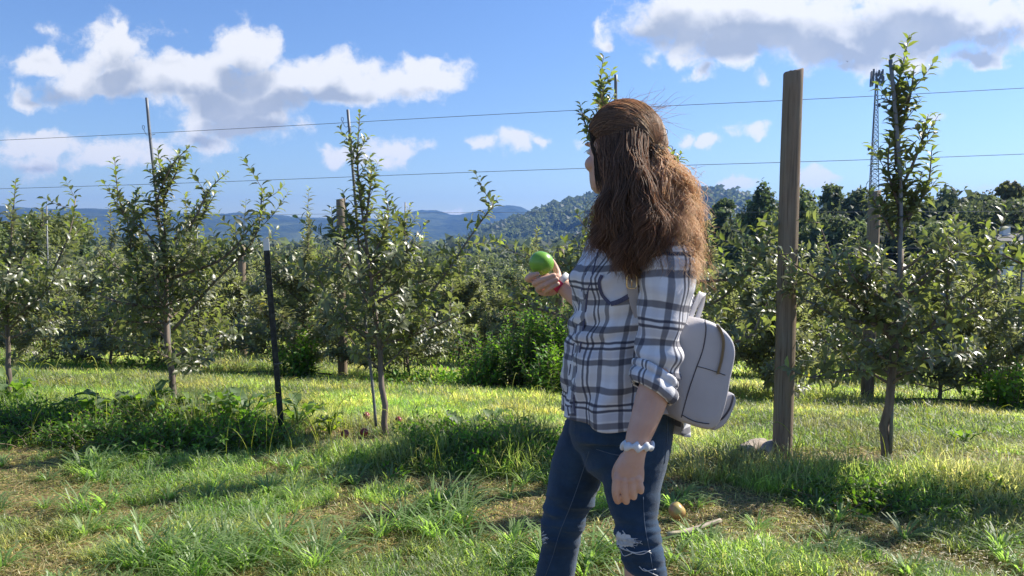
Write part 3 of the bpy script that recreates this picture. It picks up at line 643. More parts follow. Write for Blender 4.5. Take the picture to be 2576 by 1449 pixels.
def steel_post():
    Y = 4.86; t = P(669, 600, Y); j = P(671, 630, Y); b = P(711, 1075, Y); b[2] = float(gz(b[0], Y)) - .05; root = thing('steel_post', b, 'black steel T post with a white tip, leaning in the tall grass at left', 'post')
    ax = (t - b) / np.linalg.norm(t - b); sx = np.cross([0, 1, 0], ax); sx /= np.linalg.norm(sx); sy = np.cross(ax, sx)
    def bar(m, p, q):
        prof = [(-.019, -.004), (.019, -.004), (.019, 0), (.0035, 0), (.0035, .030), (-.0035, .030), (-.0035, 0), (-.019, 0)]
        m.loft([np.array([c + sx * u + sy * v for u, v in prof]) for c in (p, q)])
    m = MB(); bar(m, b, j)
    L = np.linalg.norm(j - b)
    for i in range(24): m.box(b + ax * (L * (i + .5) / 24) - sy * .006, (.006, .0035, .009), [sx, sy, ax])
    m.build('shaft', M['black_steel'], root, False)
    m = MB(); bar(m, j, t); m.build('tip', M['white_paint'], root, False)
    c = P(699, 915, Y - .01); m = MB(); a = np.linspace(0, 6.28, 16); m.tube([c + sx * .024 * math.cos(q) + sy * (.012 + .022 * math.sin(q)) for q in a], .0022, 5); m.build('wire_clip', M['galv'], root)
steel_post()
# ------------------------------------------------------------------ mast
def mast():
    Y = 150.0; b = P(2196, 470, Y); t = P(2205, 196, Y); s_ = Y / F; g0 = float(gz(b[0], Y)); root = thing('radio_mast', (t[0], Y, g0), 'tall lattice radio mast with antenna clusters behind the orchard', 'mast')
    zt = t[2]; m = MB(); ang = [R(90), R(210), R(330)]
    def leg(i, z):
        f = (zt - z) / (zt - b[2]); w_ = (4.5 + 17 * f) * s_ * .62; return np.array([t[0] + w_ * math.cos(ang[i] + .25), Y + w_ * math.sin(ang[i] + .25), z])
    zs = list(np.linspace(g0, zt, 44))
    for i in range(3):
        m.tube([leg(i, z) for z in zs], .075, 6)
        for a in range(len(zs) - 1):
            p, q = leg(i, zs[a]), leg((i + 1) % 3, zs[a + 1]); m.tube([p, q], .04, 4, False); m.tube([leg((i + 1) % 3, zs[a]), leg(i, zs[a + 1])], .04, 4, False)
            m.tube([leg(i, zs[a]), leg((i + 1) % 3, zs[a])], .03, 4, False)
    m.build('lattice', M['mast'], root)
    for lev, (zp, wd) in enumerate(((188, 17), (206, 19))):
        c = P(2205, zp, Y); m = MB()
        for s3 in range(3):
            a = R(120 * s3 + 20); d = np.array([math.cos(a), math.sin(a), 0]); e = np.array([-d[1], d[0], 0]); o = c + d * wd * s_ * .55
            m.tube([c, o], .06, 4); m.tube([o - e * wd * s_ * .6, o + e * wd * s_ * .6], .06, 4); m.tube([o - e * wd * s_ * .6 + [0, 0, .4], o + e * wd * s_ * .6 + [0, 0, .4]], .04, 4)
        m.build('platform', M['mast'], root)
        for s3 in range(3):
            a = R(120 * s3 + 20); d = np.array([math.cos(a), math.sin(a), 0]); e = np.array([-d[1], d[0], 0]); o = c + d * wd * s_ * .6
            for q in (-.55, -.2, .2, .55):
                m = MB(); m.box(o + e * q * wd * s_ + [0, 0, .25 * math.sin(q * 9)], (.10, .17, .72 if abs(q) > .3 else .5), [d, e, (0, 0, 1)]); bevel_obj(m.build('antenna_panel', M['mast'], root, False), .03)
    m = MB(); m.tube([t, t + [0, 0, 1.7]], .035, 4); m.build('lightning_rod', M['mast'], root)
    for (x, y) in ((2212, 264), (2186, 374), (2213, 387)):
        c = P(x, y, Y); m = MB(); sg = 1 if x > 2203 else -1; m.tube([c - [sg * .35, 0, 0], c, c + [sg * .12, 0, 0]], [.12, .42, .40], 12); m.tube([c - [sg * .9, 0, 0], c - [sg * .3, 0, 0]], .05, 5); m.build('dish_antenna', M['mast'], root)
M['mast'] = mat('galvanised_lattice', lambda t: pr(t, (.09, .095, .10), .6, .4))
mast()
# ------------------------------------------------------------------ small white house at right
def house():
    Y = 45.0; c = P(2528, 640, Y); g0 = float(gz(c[0], Y)); s_ = Y / F; z0 = g0; ze = P(2500, 606, Y)[2]; x0 = P(2518, 600, Y)[0]; x1 = P(2600, 600, Y)[0]; root = thing('white_house', ((x0 + x1) / 2, Y, g0), 'small white house under the trees at the right edge', 'house')
    m = MB(); m.box(((x0 + x1) / 2, Y + 1.5, (z0 + ze) / 2), ((x1 - x0) / 2, 1.5, (ze - z0) / 2)); m.build('wall', M['siding'], root, False)
    m = MB(); xm0, xm1 = x0 - .15, x1 + .15; V = []
    for x in (xm0, xm1): V += [(x, Y - .25, ze + .002), (x, Y + 1.5, ze + .45), (x, Y + 3.2, ze + .002), (x, Y + 1.5, ze + .32)]
    m.add(V, None, [[0, 1, 5, 4], [1, 2, 6, 5], [0, 3, 1, 1][:4], [3, 0, 4, 7], [2, 3, 7, 6]][:2] + [[3, 0, 4, 7], [2, 3, 7, 6]]); m.add(V, [[0, 1, 3], [1, 2, 3], [4, 7, 5], [5, 7, 6]]); m.build('roof', M['roof'], root, False)
    m = MB(); m.box((P(2560, 590, Y)[0], Y + 1.2, ze + .45), (.22, .2, .4)); m.build('chimney', M['siding'], root, False)
    for x in (2534, 2562):
        q = P(x, 615, Y); m = MB(); m.box((q[0], Y - .02, q[2] - .1), (.22, .03, .32)); f = m.build('window', M['siding'], root, False); m = MB(); m.box((q[0], Y - .055, q[2] - .1), (.17, .008, .27)); m.build('pane', M['pane'], f, False)

def _sep(t, i):
    s_ = t.node('ShaderNodeSeparateXYZ'); t.l.new(obj(t), s_.inputs[0]); return s_.outputs[i]
M['roof'] = mat('grey_roof', lambda t: pr(t, (.10, .10, .105), .8)); M['pane'] = mat('window_pane', lambda t: pr(t, (.03, .035, .04), .08))
M['siding'] = mat('white_siding', lambda t: pr(t, t.mix(t.mapr(t.math('FRACT', t.math('MULTIPLY', _sep(t, 2), 6)), 0, .12), (.42, .42, .43), (.74, .74, .73)), .6))
house()
# ------------------------------------------------------------------ bird
def bird():
    c = P(2132, 155, 60); u = .1; V = [c + np.array(v) * 1.3 * u for v in ((-1.6, 0, .35), (-.8, .25, .5), (0, .3, 0), (.8, .25, .5), (1.6, 0, .3), (.75, -.2, .4), (0, -.5, -.02), (-.75, -.2, .4), (0, 0, -.18), (0, -.9, .02))]
    m = MB(); m.add(V, [[0, 1, 7], [1, 2, 7], [2, 6, 7], [2, 3, 5], [2, 5, 6], [3, 4, 5], [2, 8, 6], [6, 8, 9]]); o = m.build('bird', M['black_steel'], None, False); tag(o, 'tiny dark bird gliding below the large grey cloud', 'bird')
bird()
# ------------------------------------------------------------------ fallen fruit, logs, stick
def _apple(t, c1, c2, c3):
    o = obj(t); n = t.noise(o, 18, 3); sp_ = t.noise(o, 420, 2, .5); c = t.mix(t.mapr(n, .4, .62), c1, c2); c = t.mix(t.mapr(sp_, .66, .72), c, c3)
    return pr(t, c, .34, .5, sp_, .05, .001, **{'Subsurface Weight': .08, 'Subsurface Radius': (.01, .01, .005), 'Subsurface Scale': .3})
M['apple_green'] = mat('green_apple_skin', lambda t: _apple(t, (.13, .33, .035), (.20, .42, .05), (.32, .50, .16)))
M['apple_red'] = mat('red_apple_skin', lambda t: _apple(t, (.17, .022, .024), (.28, .05, .045), (.35, .15, .09)))
M['apple_blush'] = mat('blushed_apple_skin', lambda t: _apple(t, (.46, .37, .12), (.52, .22, .10), (.55, .45, .2)))
M['apple_pale'] = mat('pale_apple_skin', lambda t: _apple(t, (.30, .40, .12), (.40, .46, .15), (.5, .5, .25)))
def apple_rings(r, n=22, seg=28):
    out = []
    for t_ in np.linspace(.02, math.pi - .02, n):
        a = np.arange(seg) * 2 * math.pi / seg; rad = math.sin(t_) ** .92 * (1 + .03 * math.cos(t_)); z = .93 * math.cos(t_); dip = .22 * math.exp(-(t_ / .34) ** 2) - .13 * math.exp(-((math.pi - t_) / .3) ** 2)
        rr = r * rad * (1 + .018 * np.cos(5 * a) * (t_ / math.pi)); out.append(np.stack([np.cos(a) * rr, np.sin(a) * rr, np.full(seg, r * (z - dip))], 1))
    return out[::-1]
def apple(name, c, r, m_, rot, label, group=None):
    root = thing(name, c, label, 'apple', group); root.rotation_euler = rot; m = MB(); m.loft(apple_rings(r)); m.build('fruit', M[m_], None).parent = root
    m = MB(); m.tube(spline([(0, 0, r * .70), (r * .03, 0, r * .9), (r * .16, 0, r * 1.12)], 5), [.0012, .0012, .0012, .0014, .002], 6); m.build('stem', M['bark'], None).parent = root; return root
for (x, y, r, m_, lb) in ((922,1052,.027,'apple_red','dark red fallen apple left of the metal stake foot'), (1003,1064,.026,'apple_red','red fallen apple right of the second tree trunk'), (1033,1062,.024,'apple_pale','pale green fallen apple right of the second tree trunk'),
    (868,1100,.027,'apple_red','red fallen apple, front left of the four below the tree'), (916,1094,.027,'apple_red','red fallen apple in the soil patch in front of the stake'), (1702,1322,.040,'apple_blush','yellow and red fallen apple in the grass right of the knees of the woman'), (652,958,.035,'apple_red','red fallen apple by the drip hose, behind the black steel post'),(672,960,.035,'apple_red','right one of two red apples by the drip hose')):
    Y = 1.3 * F / (y - 590 + 8)
    if y < 1000: Y = 9.15
    p = P(x, y, Y); p[2] = float(gz(p[0], Y)) + r * 1.0 + (.012 if y < 1200 else .008); apple('fallen_apple', p, r, m_, (R(40 + x % 50), R(x % 70), R(y % 90)), lb, 'apples fallen on the ground')
def log(pa, pb, r, label):
    root = thing('log', pa, label, 'log', 'cut logs by the tall wooden post'); m = MB(); rs = np.random.RandomState(int(pa[0] * 100)); A = spline([pa, (np.array(pa) + pb) / 2 + [0, .01, .01], pb], 12); m.tube(A, r * (1 + rs.normal(size=12) * .03), 16, True); m.build('bark', M['log'], root)
    d = np.array(pa) - np.array(pb); d /= np.linalg.norm(d); m = MB(); m.tube([np.array(pa) - d * .002, np.array(pa) + d * .004], r * .84, 16); m.build('cut_face', M['dark_end'], root)
M['dark_end'] = mat('rotten_end_grain', lambda t: pr(t, t.mix(t.noise(obj(t), 50, 4), (.02, .014, .010), (.09, .06, .04)), .9))
log((1.33, 4.36, .045), (1.50, 4.50, .05), .040, 'left one of two weathered cut logs lying at the post foot'); log((1.435, 4.31, .045), (1.575, 4.50, .05), .038, 'right one of two weathered cut logs, touching the tall post')
def stick():
    A = [P(1680, 1378, 3.18), P(1730, 1366, 3.22), P(1775, 1352, 3.28), P(1812, 1338, 3.34)]
    for a in A: a[2] = float(gz(a[0], a[1])) + .022
    m = MB(); m.tube(spline(A, 12), np.linspace(.013, .010, 12), 9); o = m.build('stick', M['log'], None); tag(o, 'bare grey stick lying in the grass right of the knees', 'stick')
stick()
# ------------------------------------------------------------------ broad-leaved weeds
def big_leaf(m, p, az, elev, L, wd, rs, col):
    n = 8; k = 5; pts = []; e = elev; q = np.array(p, dtype=float)
    for i in range(n):
        pts.append(q.copy()); e -= (1.9 / n) * (.4 + i / n) * rs.uniform(.5, 1.0); q = q + np.array([math.cos(az) * math.cos(e), math.sin(az) * math.cos(e), math.sin(e)]) * L / n
    pts = np.array(pts); s_ = np.array([-math.sin(az), math.cos(az), 0]); V = []
    for i in range(n):
        f = i / (n - 1); hw = wd * (math.sin(min(1, f * 1.02) * math.pi) ** .6 * (1.15 - .5 * f)) + .003
        for j in range(k):
            u = (j - (k - 1) / 2) / ((k - 1) / 2); V.append(pts[i] + s_ * u * hw + np.array([0, 0, 1]) * (abs(u) * hw * .38 + .010 * math.sin(i * 2.1 + j * 2.5) * abs(u)))
    Q = [[i * k + j, i * k + j + 1, (i + 1) * k + j + 1, (i + 1) * k + j] for i in range(n - 1) for j in range(k - 1)]; m.add(V, None, Q, col * rs.uniform(.7, 1.3))
def broad_weed(x, y, seed, n, L, label, col=(1, 1, 1), group='broad leaved weeds in the grass', Y=None):
    L = L * .80; Y = Y or 1.3 * F / (y - 590); p = P(x, y, Y); p[2] = float(gz(p[0], Y)); root = thing('broad_leaf_weed', p, label, 'weed', group); rs = np.random.RandomState(seed); m = MB(); st = MB()
    for i in range(n):
        a = rs.rand() * 6.28; r = rs.uniform(0, .10); h = rs.uniform(.3, 1.1) * L; q = p + [r * math.cos(a), r * math.sin(a), h]; st.tube([p, (p + q) / 2 + [0, 0, .02], q], .004, 5)
        big_leaf(m, q, a, rs.uniform(.2, 1.1), L * rs.uniform(.6, 1.15), L * rs.uniform(.20, .32), rs, np.array(col))
    m.build('leaves', M['weed'], root, True, True); st.build('stalks', M['weed'], root, True, True)
for i, (x, y, n, L, lb, c) in enumerate((
    (40,1045,16,.26,'big dock weed with upright leaves at the left edge',(.8,.95,.8)), (20,1010,9,.24,'bright green tall weed behind the dock at the left edge',(1.3,1.25,.7)),
    (215,1075,12,.20,'dark weed clump left of the first leafy patch under the leftmost stake',(.8,.9,.8)), (300,1085,16,.24,'broad drooping weed with purple green leaves left of the leftmost stake',(.9,.95,.85)), (372,1080,16,.24,'weed patch just left of the leftmost stake foot',(1.0,1.1,.8)),
    (440,1085,12,.20,'weed clump at the leftmost stake foot',(1.1,1.1,.8)), (500,1090,12,.20,'bright leaved weed halfway to the black steel post',(1.35,1.3,.7)), (560,1075,13,.22,'weed clump second to the left of the black steel post',(.9,1.05,.8)), (625,1080,12,.22,'weed clump directly left of the black steel post',(.8,1,.8)),
    (750,1080,12,.24,'weed with long arching leaves right of the black steel post',(1,1.1,.8)), (830,1095,10,.14,'yellow green low weed between steel post and fallen apples',(1.5,1.3,.6)), (1245,1110,14,.16,'weed with rounded bright leaves left of the woman',(1.3,1.35,.8)), (1160,1130,14,.16,'dark leafy weed in the shade left of the woman',(.8,.95,.8)), (1330,1150,12,.14,'low leafy weed close to the woman on her left side',(.8,.95,.8)),
    (2428,1110,9,.11,'vine leaves hanging low in front of the right branch',(1.0,1.05,.9)))):
    broad_weed(x, y, 30 + i, n, L, lb, c)
def vine(x, ybase, ytop, Y, wd, n, seed, label, name='climbing_vine', ln=.085, col=(1.1, 1.25, .7), step=.03):
    """an upright mass of leafy stems"""
    b = P(x, ybase, Y); g0 = float(gz(b[0], Y)); H = P(x, ytop, Y)[2] - g0; root = thing(name, (b[0], Y, g0), label, 'vine' if 'vine' in name else 'weeds'); s = Shoots(seed); rs = s.rs
    for i in range(n):
        a = rs.rand() * 6.28; r = wd * rs.rand() ** .5; h = H * rs.uniform(.45, 1.0) * (1 - .35 * (r / wd) ** 2); q = np.array([b[0] + r * math.cos(a), Y + r * math.sin(a) * .7, g0]); lean = rs.normal(size=2) * .10
        pts = spline([q, q + [lean[0] * .3, lean[1] * .3, h * .5], q + [lean[0], lean[1], h]], 8); s.tw.tube(pts, np.linspace(.005, .0015, 8), 4); s.leafy(pts, step, ln, .03, True, 1.0)
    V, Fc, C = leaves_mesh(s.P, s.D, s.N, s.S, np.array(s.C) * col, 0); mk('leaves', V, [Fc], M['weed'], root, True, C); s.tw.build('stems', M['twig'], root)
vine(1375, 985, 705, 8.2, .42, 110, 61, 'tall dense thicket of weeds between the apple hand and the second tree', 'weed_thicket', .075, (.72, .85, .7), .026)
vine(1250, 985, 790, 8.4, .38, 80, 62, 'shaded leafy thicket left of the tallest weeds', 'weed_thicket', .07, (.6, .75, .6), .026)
vine(1215, 990, 890, 8.1, .22, 40, 63, 'bright climbing vine at the left foot of the thicket', 'climbing_vine', .07, (1.2, 1.3, .7), .03)
vine(1400, 990, 840, 7.6, .3, 60, 69, 'low green weed thicket right at the waist of the woman', 'weed_thicket', .07, (.8, .95, .7), .026)
vine(765, 950, 800, 9.0, .14, 30, 64, 'bright climbing vine between the black steel post and middle wooden post', 'climbing_vine', .08)
vine(735, 960, 870, 8.9, .2, 26, 65, 'low vine mound behind the black steel post', 'climbing_vine', .08, (.9, 1.1, .7))
vine(2535, 1005, 880, 7.4, .22, 40, 66, 'bright yellow green vine at the right edge', 'climbing_vine', .08, (1.4, 1.4, .6))
vine(1100, 975, 925, 8.8, .8, 90, 67, 'long low mound of vines in front of the second row', 'climbing_vine', .075, (.95, 1.15, .7))
vine(330, 945, 905, 9.6, .8, 70, 68, 'low leafy mound under the second row at left', 'climbing_vine', .075, (1.0, 1.1, .7))
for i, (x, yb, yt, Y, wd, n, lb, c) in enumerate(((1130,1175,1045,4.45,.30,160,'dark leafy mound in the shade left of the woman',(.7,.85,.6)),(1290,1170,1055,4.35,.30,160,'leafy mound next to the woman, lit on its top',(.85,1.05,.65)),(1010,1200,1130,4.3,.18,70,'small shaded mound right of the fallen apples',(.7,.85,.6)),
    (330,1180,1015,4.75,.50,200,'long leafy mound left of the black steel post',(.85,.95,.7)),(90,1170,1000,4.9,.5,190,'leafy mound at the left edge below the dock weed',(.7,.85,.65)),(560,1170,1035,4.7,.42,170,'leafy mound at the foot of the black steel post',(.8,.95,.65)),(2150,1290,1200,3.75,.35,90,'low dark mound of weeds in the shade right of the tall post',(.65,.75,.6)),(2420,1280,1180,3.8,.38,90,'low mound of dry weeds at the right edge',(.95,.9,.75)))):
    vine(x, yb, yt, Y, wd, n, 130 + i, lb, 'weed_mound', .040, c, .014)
# ------------------------------------------------------------------ grass
def strip(x, y):     # signed distance to the nearest tree row, minus = camera side
    t = y + .228 * x; k = np.clip(np.round((t - 4.758) / 4.27), 0, 8); return t - 4.758 - 4.27 * k, k
def grass(name, N, yr, wr, hr, seed, tuft=False, dens=None, hmul=1.0):
    rs = np.random.RandomState(seed); y = rs.uniform(yr[0] ** .5, yr[1] ** .5, N) ** 2 if not tuft else rs.uniform(yr[0], yr[1], N); x = rs.uniform(-.96, .96, N) * y
    d, k = strip(x, y); lo = fbm(x * 1.3, y * 1.3, 3); hi = fbm(x * 4.5 + 50, y * 4.5, 3); mid = fbm(x * 2.4 + 90, y * 2.4 + 9, 3)
    tall = np.clip(1 - np.abs(d + .30) / .52, 0, 1) ** .6 * (k == 0); tall = tall * np.where(x > 1.0, .42, 1.0) * np.where((x > -1.35) & (x < -.35) & (d > -.25), .15, 1.0) * np.clip((lo - .24) * 2.6, 0, 1.15)
    tall2 = np.clip(1 - np.abs(d) / .6, 0, 1) * (k >= 1)
    bare = np.clip((mid - np.where(y < 4.2, .46, .48)) / .06, 0, 1) * (tall < .2) * (y < 4.6)
    bare = np.maximum(bare, np.clip(1 - np.abs(d + .02) / .16, 0, 1) * (k == 0) * (hi > .44)); bare = np.maximum(bare, (k >= 1) * np.clip(1 - np.abs(d + .2) / .25, 0, 1) * (lo > .5))
    bare = np.maximum(bare, np.clip(1.4 - ((x + .98) ** 2 / .12 + (y - 4.75) ** 2 / .03), 0, 1)); bare = np.maximum(bare, np.clip(1.5 - ((x - 1.95) ** 2 / .40 + (y - 4.33) ** 2 / .035), 0, 1))
    keep = rs.rand(N) > bare * .86; 
    x, y, tall, tall2, lo, hi, mid, bare, d, k = [q[keep] for q in (x, y, tall, tall2, lo, hi, mid, bare, d, k)]; n = len(x)
    h = (hr[0] + (hr[1] - hr[0]) * rs.rand(n) ** 1.7) * (.5 + 1.0 * hi) * (1 + tall * 3.2 + tall2 * 1.0) * (1 - .5 * bare) * hmul
    a = rs.rand(n) * 6.28 + 2.5 * (hi - .5); lean = rs.uniform(.25, 1.05, n) * np.where(tall > .3, .8, 1)
    wd = rs.uniform(wr[0], wr[1], n) * (1 + .3 * tall) * np.clip(y / 5.0, 1, 4)
    z = gz(x, y) - .004; D = np.stack([np.cos(a), np.sin(a)], 1); Sx = np.stack([-np.sin(a), np.cos(a)], 1)
    tw_ = rs.uniform(-1, 1, n); V = np.zeros((n, 7, 3))
    for i, (f, wf) in enumerate(((0, 1), (.38, .95), (.74, .65))):
        hx = h * lean * f * f * 1.0; hz = h * (f - .38 * lean * f * f)
        cx, cy = x + D[:, 0] * hx, y + D[:, 1] * hx; sx = Sx[:, 0] * wd * .5 * wf; sy = Sx[:, 1] * wd * .5 * wf; sz = wd * .3 * wf * tw_
        V[:, 2 * i] = np.stack([cx - sx, cy - sy, z + hz - sz], 1); V[:, 2 * i + 1] = np.stack([cx + sx, cy + sy, z + hz + sz], 1)
    V[:, 6] = np.stack([x + D[:, 0] * h * lean, y + D[:, 1] * h * lean, z + h * (1 - .42 * lean)], 1)
    b = np.arange(n) * 7; Q = np.concatenate([np.stack([b, b + 1, b + 3, b + 2], 1), np.stack([b + 2, b + 3, b + 5, b + 4], 1)]); Tt = np.stack([b + 4, b + 5, b + 6], 1)
    dry = np.clip((fbm(x * 1.7 + 7, y * 1.7 + 30, 3) - .47) * 5, 0, 1) * .55 + bare * .6 + (rs.rand(n) < .13) * .8; dry = np.clip(dry + np.clip(tall, 0, 1) * (x > 1.0) * .35, 0, 1)[:, None] * (1 - .6 * np.clip(tall, 0, 1) * (x < 1.0))[:, None]
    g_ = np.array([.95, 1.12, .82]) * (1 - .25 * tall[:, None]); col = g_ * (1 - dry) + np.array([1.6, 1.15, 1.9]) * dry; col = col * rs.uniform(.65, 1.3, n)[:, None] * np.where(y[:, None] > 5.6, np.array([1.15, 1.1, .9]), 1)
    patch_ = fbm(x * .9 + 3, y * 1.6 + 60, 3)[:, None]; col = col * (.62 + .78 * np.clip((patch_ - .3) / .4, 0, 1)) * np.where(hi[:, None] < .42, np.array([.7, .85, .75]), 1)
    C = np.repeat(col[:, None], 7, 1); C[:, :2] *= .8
    return V.reshape(-1, 3), Tt, Q, C.reshape(-1, 3)
def litter(N, yr, seed):
    rs = np.random.RandomState(seed); y = rs.uniform(yr[0], yr[1], N); x = rs.uniform(-.74, .74, N) * y; mid = fbm(x * 2.4 + 90, y * 2.4 + 9, 3); k = rs.rand(N) < np.clip((mid - .40) / .10, .25, 1); x, y = x[k], y[k]; n = len(x)
    L = rs.uniform(.012, .055, n); a = rs.rand(n) * 6.28; w_ = rs.uniform(.0015, .0042, n); z = gz(x, y) + rs.uniform(.001, .012, n); dz = rs.normal(size=n) * .006; bend = rs.normal(size=n) * .35
    V = np.zeros((n, 7, 3)); 
    for i, f in enumerate((-.5, 0, .35)):
        an = a + bend * f; cx = x + np.cos(an) * L * f; cy = y + np.sin(an) * L * f; zz = z + dz * f + .004 * (1 - 4 * f * f) ; V[:, 2 * i] = np.stack([cx - np.sin(an) * w_ * .5, cy + np.cos(an) * w_ * .5, zz], 1); V[:, 2 * i + 1] = np.stack([cx + np.sin(an) * w_ * .5, cy - np.cos(an) * w_ * .5, zz + w_ * .4], 1)
    V[:, 6] = np.stack([x + np.cos(a + bend * .5) * L * .5, y + np.sin(a + bend * .5) * L * .5, z + dz * .5], 1); b = np.arange(n) * 7
    c = np.where(rs.rand(n)[:, None] < .7, np.array([2.0, 1.35, 2.4]), np.array([.8, .95, .8])) * rs.uniform(.45, 1.25, n)[:, None]
    return V.reshape(-1, 3), np.stack([b + 4, b + 5, b + 6], 1), np.concatenate([np.stack([b, b + 1, b + 3, b + 2], 1), np.stack([b + 2, b + 3, b + 5, b + 4], 1)]), np.repeat(c[:, None], 7, 1).reshape(-1, 3)
def join(parts):
    n = 0; Vs, Ts, Qs, Cs = [], [], [], []
    for V, Tt, Q, C in parts: Vs.append(V); Ts.append(Tt + n); Qs.append(Q + n); Cs.append(C); n += len(V)
    return np.concatenate(Vs), np.concatenate(Ts), np.concatenate(Qs), np.concatenate(Cs)
def tufts():
    rs = np.random.RandomState(91); parts = []; n = 0
    L = [(rs.uniform(-.7, .7), rs.uniform(2.7, 4.4), rs.uniform(.5, 1)) for _ in range(130)]; L = [(a * b, b, c) for a, b, c in L]
    for cx, cy in ((420,1420),(520,1400),(620,1430),(700,1400),(560,1449),(330,1440),(800,1440),(240,1200),(1150,1330),(1080,1360),(1000,1340),(1420,1440),(1500,1445),(1120,1290),(250,1290)):
        Y = 1.3 * F / (cy - 590); p = P(cx, cy, Y); L += [(p[0] + rs.normal() * .05, Y + rs.normal() * .05, 1.5) for _ in range(3)]
    Vv = []; Cc = []
    for (tx, ty, s_) in L:
        m_ = rs.randint(18, 40); a = rs.rand(m_) * 6.28; h = rs.uniform(.07, .17, m_) * s_; lean = rs.uniform(.6, 1.6, m_); wd = rs.uniform(.005, .010, m_); r = rs.uniform(0, .03, m_)
        x = tx + r * np.cos(a); y = ty + r * np.sin(a); z = float(gz(tx, ty)); D = np.stack([np.cos(a), np.sin(a)], 1); Sx = np.stack([-np.sin(a), np.cos(a)], 1); V = np.zeros((m_, 7, 3))
        for i, (f, wf) in enumerate(((0, .7), (.38, 1), (.74, .7))):
            hx = h * lean * f ** 1.3 * .9; hz = h * (f - .5 * np.minimum(lean, 1.3) * f * f * .8); sx = Sx[:, 0] * wd * .5 * wf; sy = Sx[:, 1] * wd * .5 * wf
            V[:, 2 * i] = np.stack([x + D[:, 0] * hx - sx, y + D[:, 1] * hx - sy, z + hz], 1); V[:, 2 * i + 1] = np.stack([x + D[:, 0] * hx + sx, y + D[:, 1] * hx + sy, z + hz + .001], 1)
        V[:, 6] = np.stack([x + D[:, 0] * h * lean * .98, y + D[:, 1] * h * lean * .98, z + h * np.maximum(.08, (1 - .5 * np.minimum(lean, 1.3)) - .05)], 1)
        Vv.append(V); c = np.array([.8, 1.05, .75]) * rs.uniform(.75, 1.25) * rs.uniform(.7, 1.3, m_)[:, None]; Cc.append(np.repeat(c[:, None], 7, 1))
    V = np.concatenate(Vv); C = np.concatenate(Cc); n = len(V); b = np.arange(n) * 7
    return V.reshape(-1, 3), np.stack([b + 4, b + 5, b + 6], 1), np.concatenate([np.stack([b, b + 1, b + 3, b + 2], 1), np.stack([b + 2, b + 3, b + 5, b + 4], 1)]), C.reshape(-1, 3)
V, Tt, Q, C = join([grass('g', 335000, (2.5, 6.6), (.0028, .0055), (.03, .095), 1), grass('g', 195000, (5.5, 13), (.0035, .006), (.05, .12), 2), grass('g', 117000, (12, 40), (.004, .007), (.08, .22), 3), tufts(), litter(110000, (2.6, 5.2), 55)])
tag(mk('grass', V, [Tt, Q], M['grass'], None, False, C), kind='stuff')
def seed_stalks():
    rs = np.random.RandomState(17); m = MB()
    for i in range(420):
        y = rs.uniform(3.9, 6.0); x = rs.uniform(-.68, .68) * y; d, k = strip(x, y)
        if not (-.85 < d < .25) : continue
        if -.05 < x < .5 and y < 4.2: continue
        h = rs.uniform(.22, .48) * (.8 if x > 1.2 else 1); a = rs.rand() * 6.28; b = np.array([x, y, float(gz(x, y))]); ln = rs.uniform(.1, .5) * h; e = b + [math.cos(a) * ln, math.sin(a) * ln, h]
        pts = bez(b, b + [0, 0, h * .6], e + [0, 0, .02], e + [math.cos(a) * .05, math.sin(a) * .05, -.03], 8); m.tube(pts, [.0014] * 5 + [.002, .0025, .001], 3, False, np.array([1.7, 1.5, 1.1]) * rs.uniform(.7, 1.2))
    return m
o = seed_stalks().build('grass_stalks', M['grass'], None, True, True); tag(o, kind='stuff')
# ------------------------------------------------------------------ the woman
def remesh(m, voxel, name, mat_, parent, smooth_it=2, fn=None):
    o = m.build('tmp', None); r = o.modifiers.new('r', 'REMESH'); r.mode = 'VOXEL'; r.voxel_size = voxel; r.use_smooth_shade = True
    if smooth_it:
        s_ = o.modifiers.new('s', 'SMOOTH'); s_.factor = .5; s_.iterations = smooth_it
    dg = bpy.context.evaluated_depsgraph_get(); dg.update(); me = bpy.data.meshes.new_from_object(o.evaluated_get(dg)); bpy.data.objects.remove(o)
    me.name = name; n = len(me.vertices)
    if fn:
        c = np.zeros(n * 3, dtype=np.float32); me.vertices.foreach_get('co', c); nn = np.zeros(n * 3, dtype=np.float32); me.vertices.foreach_get('normal', nn)
        c = fn(c.reshape(-1, 3).astype(float), nn.reshape(-1, 3).astype(float)); me.vertices.foreach_set('co', np.asarray(c, dtype=np.float32).ravel()); me.update()
    me.polygons.foreach_set('use_smooth', np.ones(len(me.polygons), dtype=bool))
    o = bpy.data.objects.new(name, me); sc.collection.objects.link(o); me.materials.append(mat_)
    if parent is not None: o.parent = parent; o.matrix_parent_inverse = parent.matrix_basis.inverted()
    return o
def limb_m(m, pts, rad, n=18, seg=18, flat=None):
    """tapered limb; rad = [(ru, rv)] half widths across / along view (u = horizontal across, v = other)"""
    pts = np.asarray(pts, dtype=float); A = spline(pts, n); rr = spline(np.array([list(r) + [0] if np.ndim(r) else [r, r, 0] for r in rad]), n)
    tan = np.gradient(A, axis=0); tan /= np.linalg.norm(tan, axis=1)[:, None]; up = np.array([0, 1, 0]) if flat is None else np.asarray(flat, dtype=float); a = np.arange(seg) * 2 * math.pi / seg; rings = []
    for i in range(n):
        u = np.cross(up, tan[i]); u /= np.linalg.norm(u); v = np.cross(tan[i], u); rings.append(A[i] + rr[i, 0] * np.cos(a)[:, None] * u + rr[i, 1] * np.sin(a)[:, None] * v)
    # round both ends
    for e, s_ in ((0, -1), (-1, 1)):
        c = A[e]; base = rings[e]; ex = [c + (base - c) * math.cos(q) + s_ * tan[e] * math.sin(q) * min(rr[e, :2]) * .9 for q in (.5, .95, 1.3)]
        if e == 0: rings = ex[::-1] + rings
        else: rings = rings + ex
    m.loft(rings)
SK = lambda x, y, Y: P(x, y, Y)
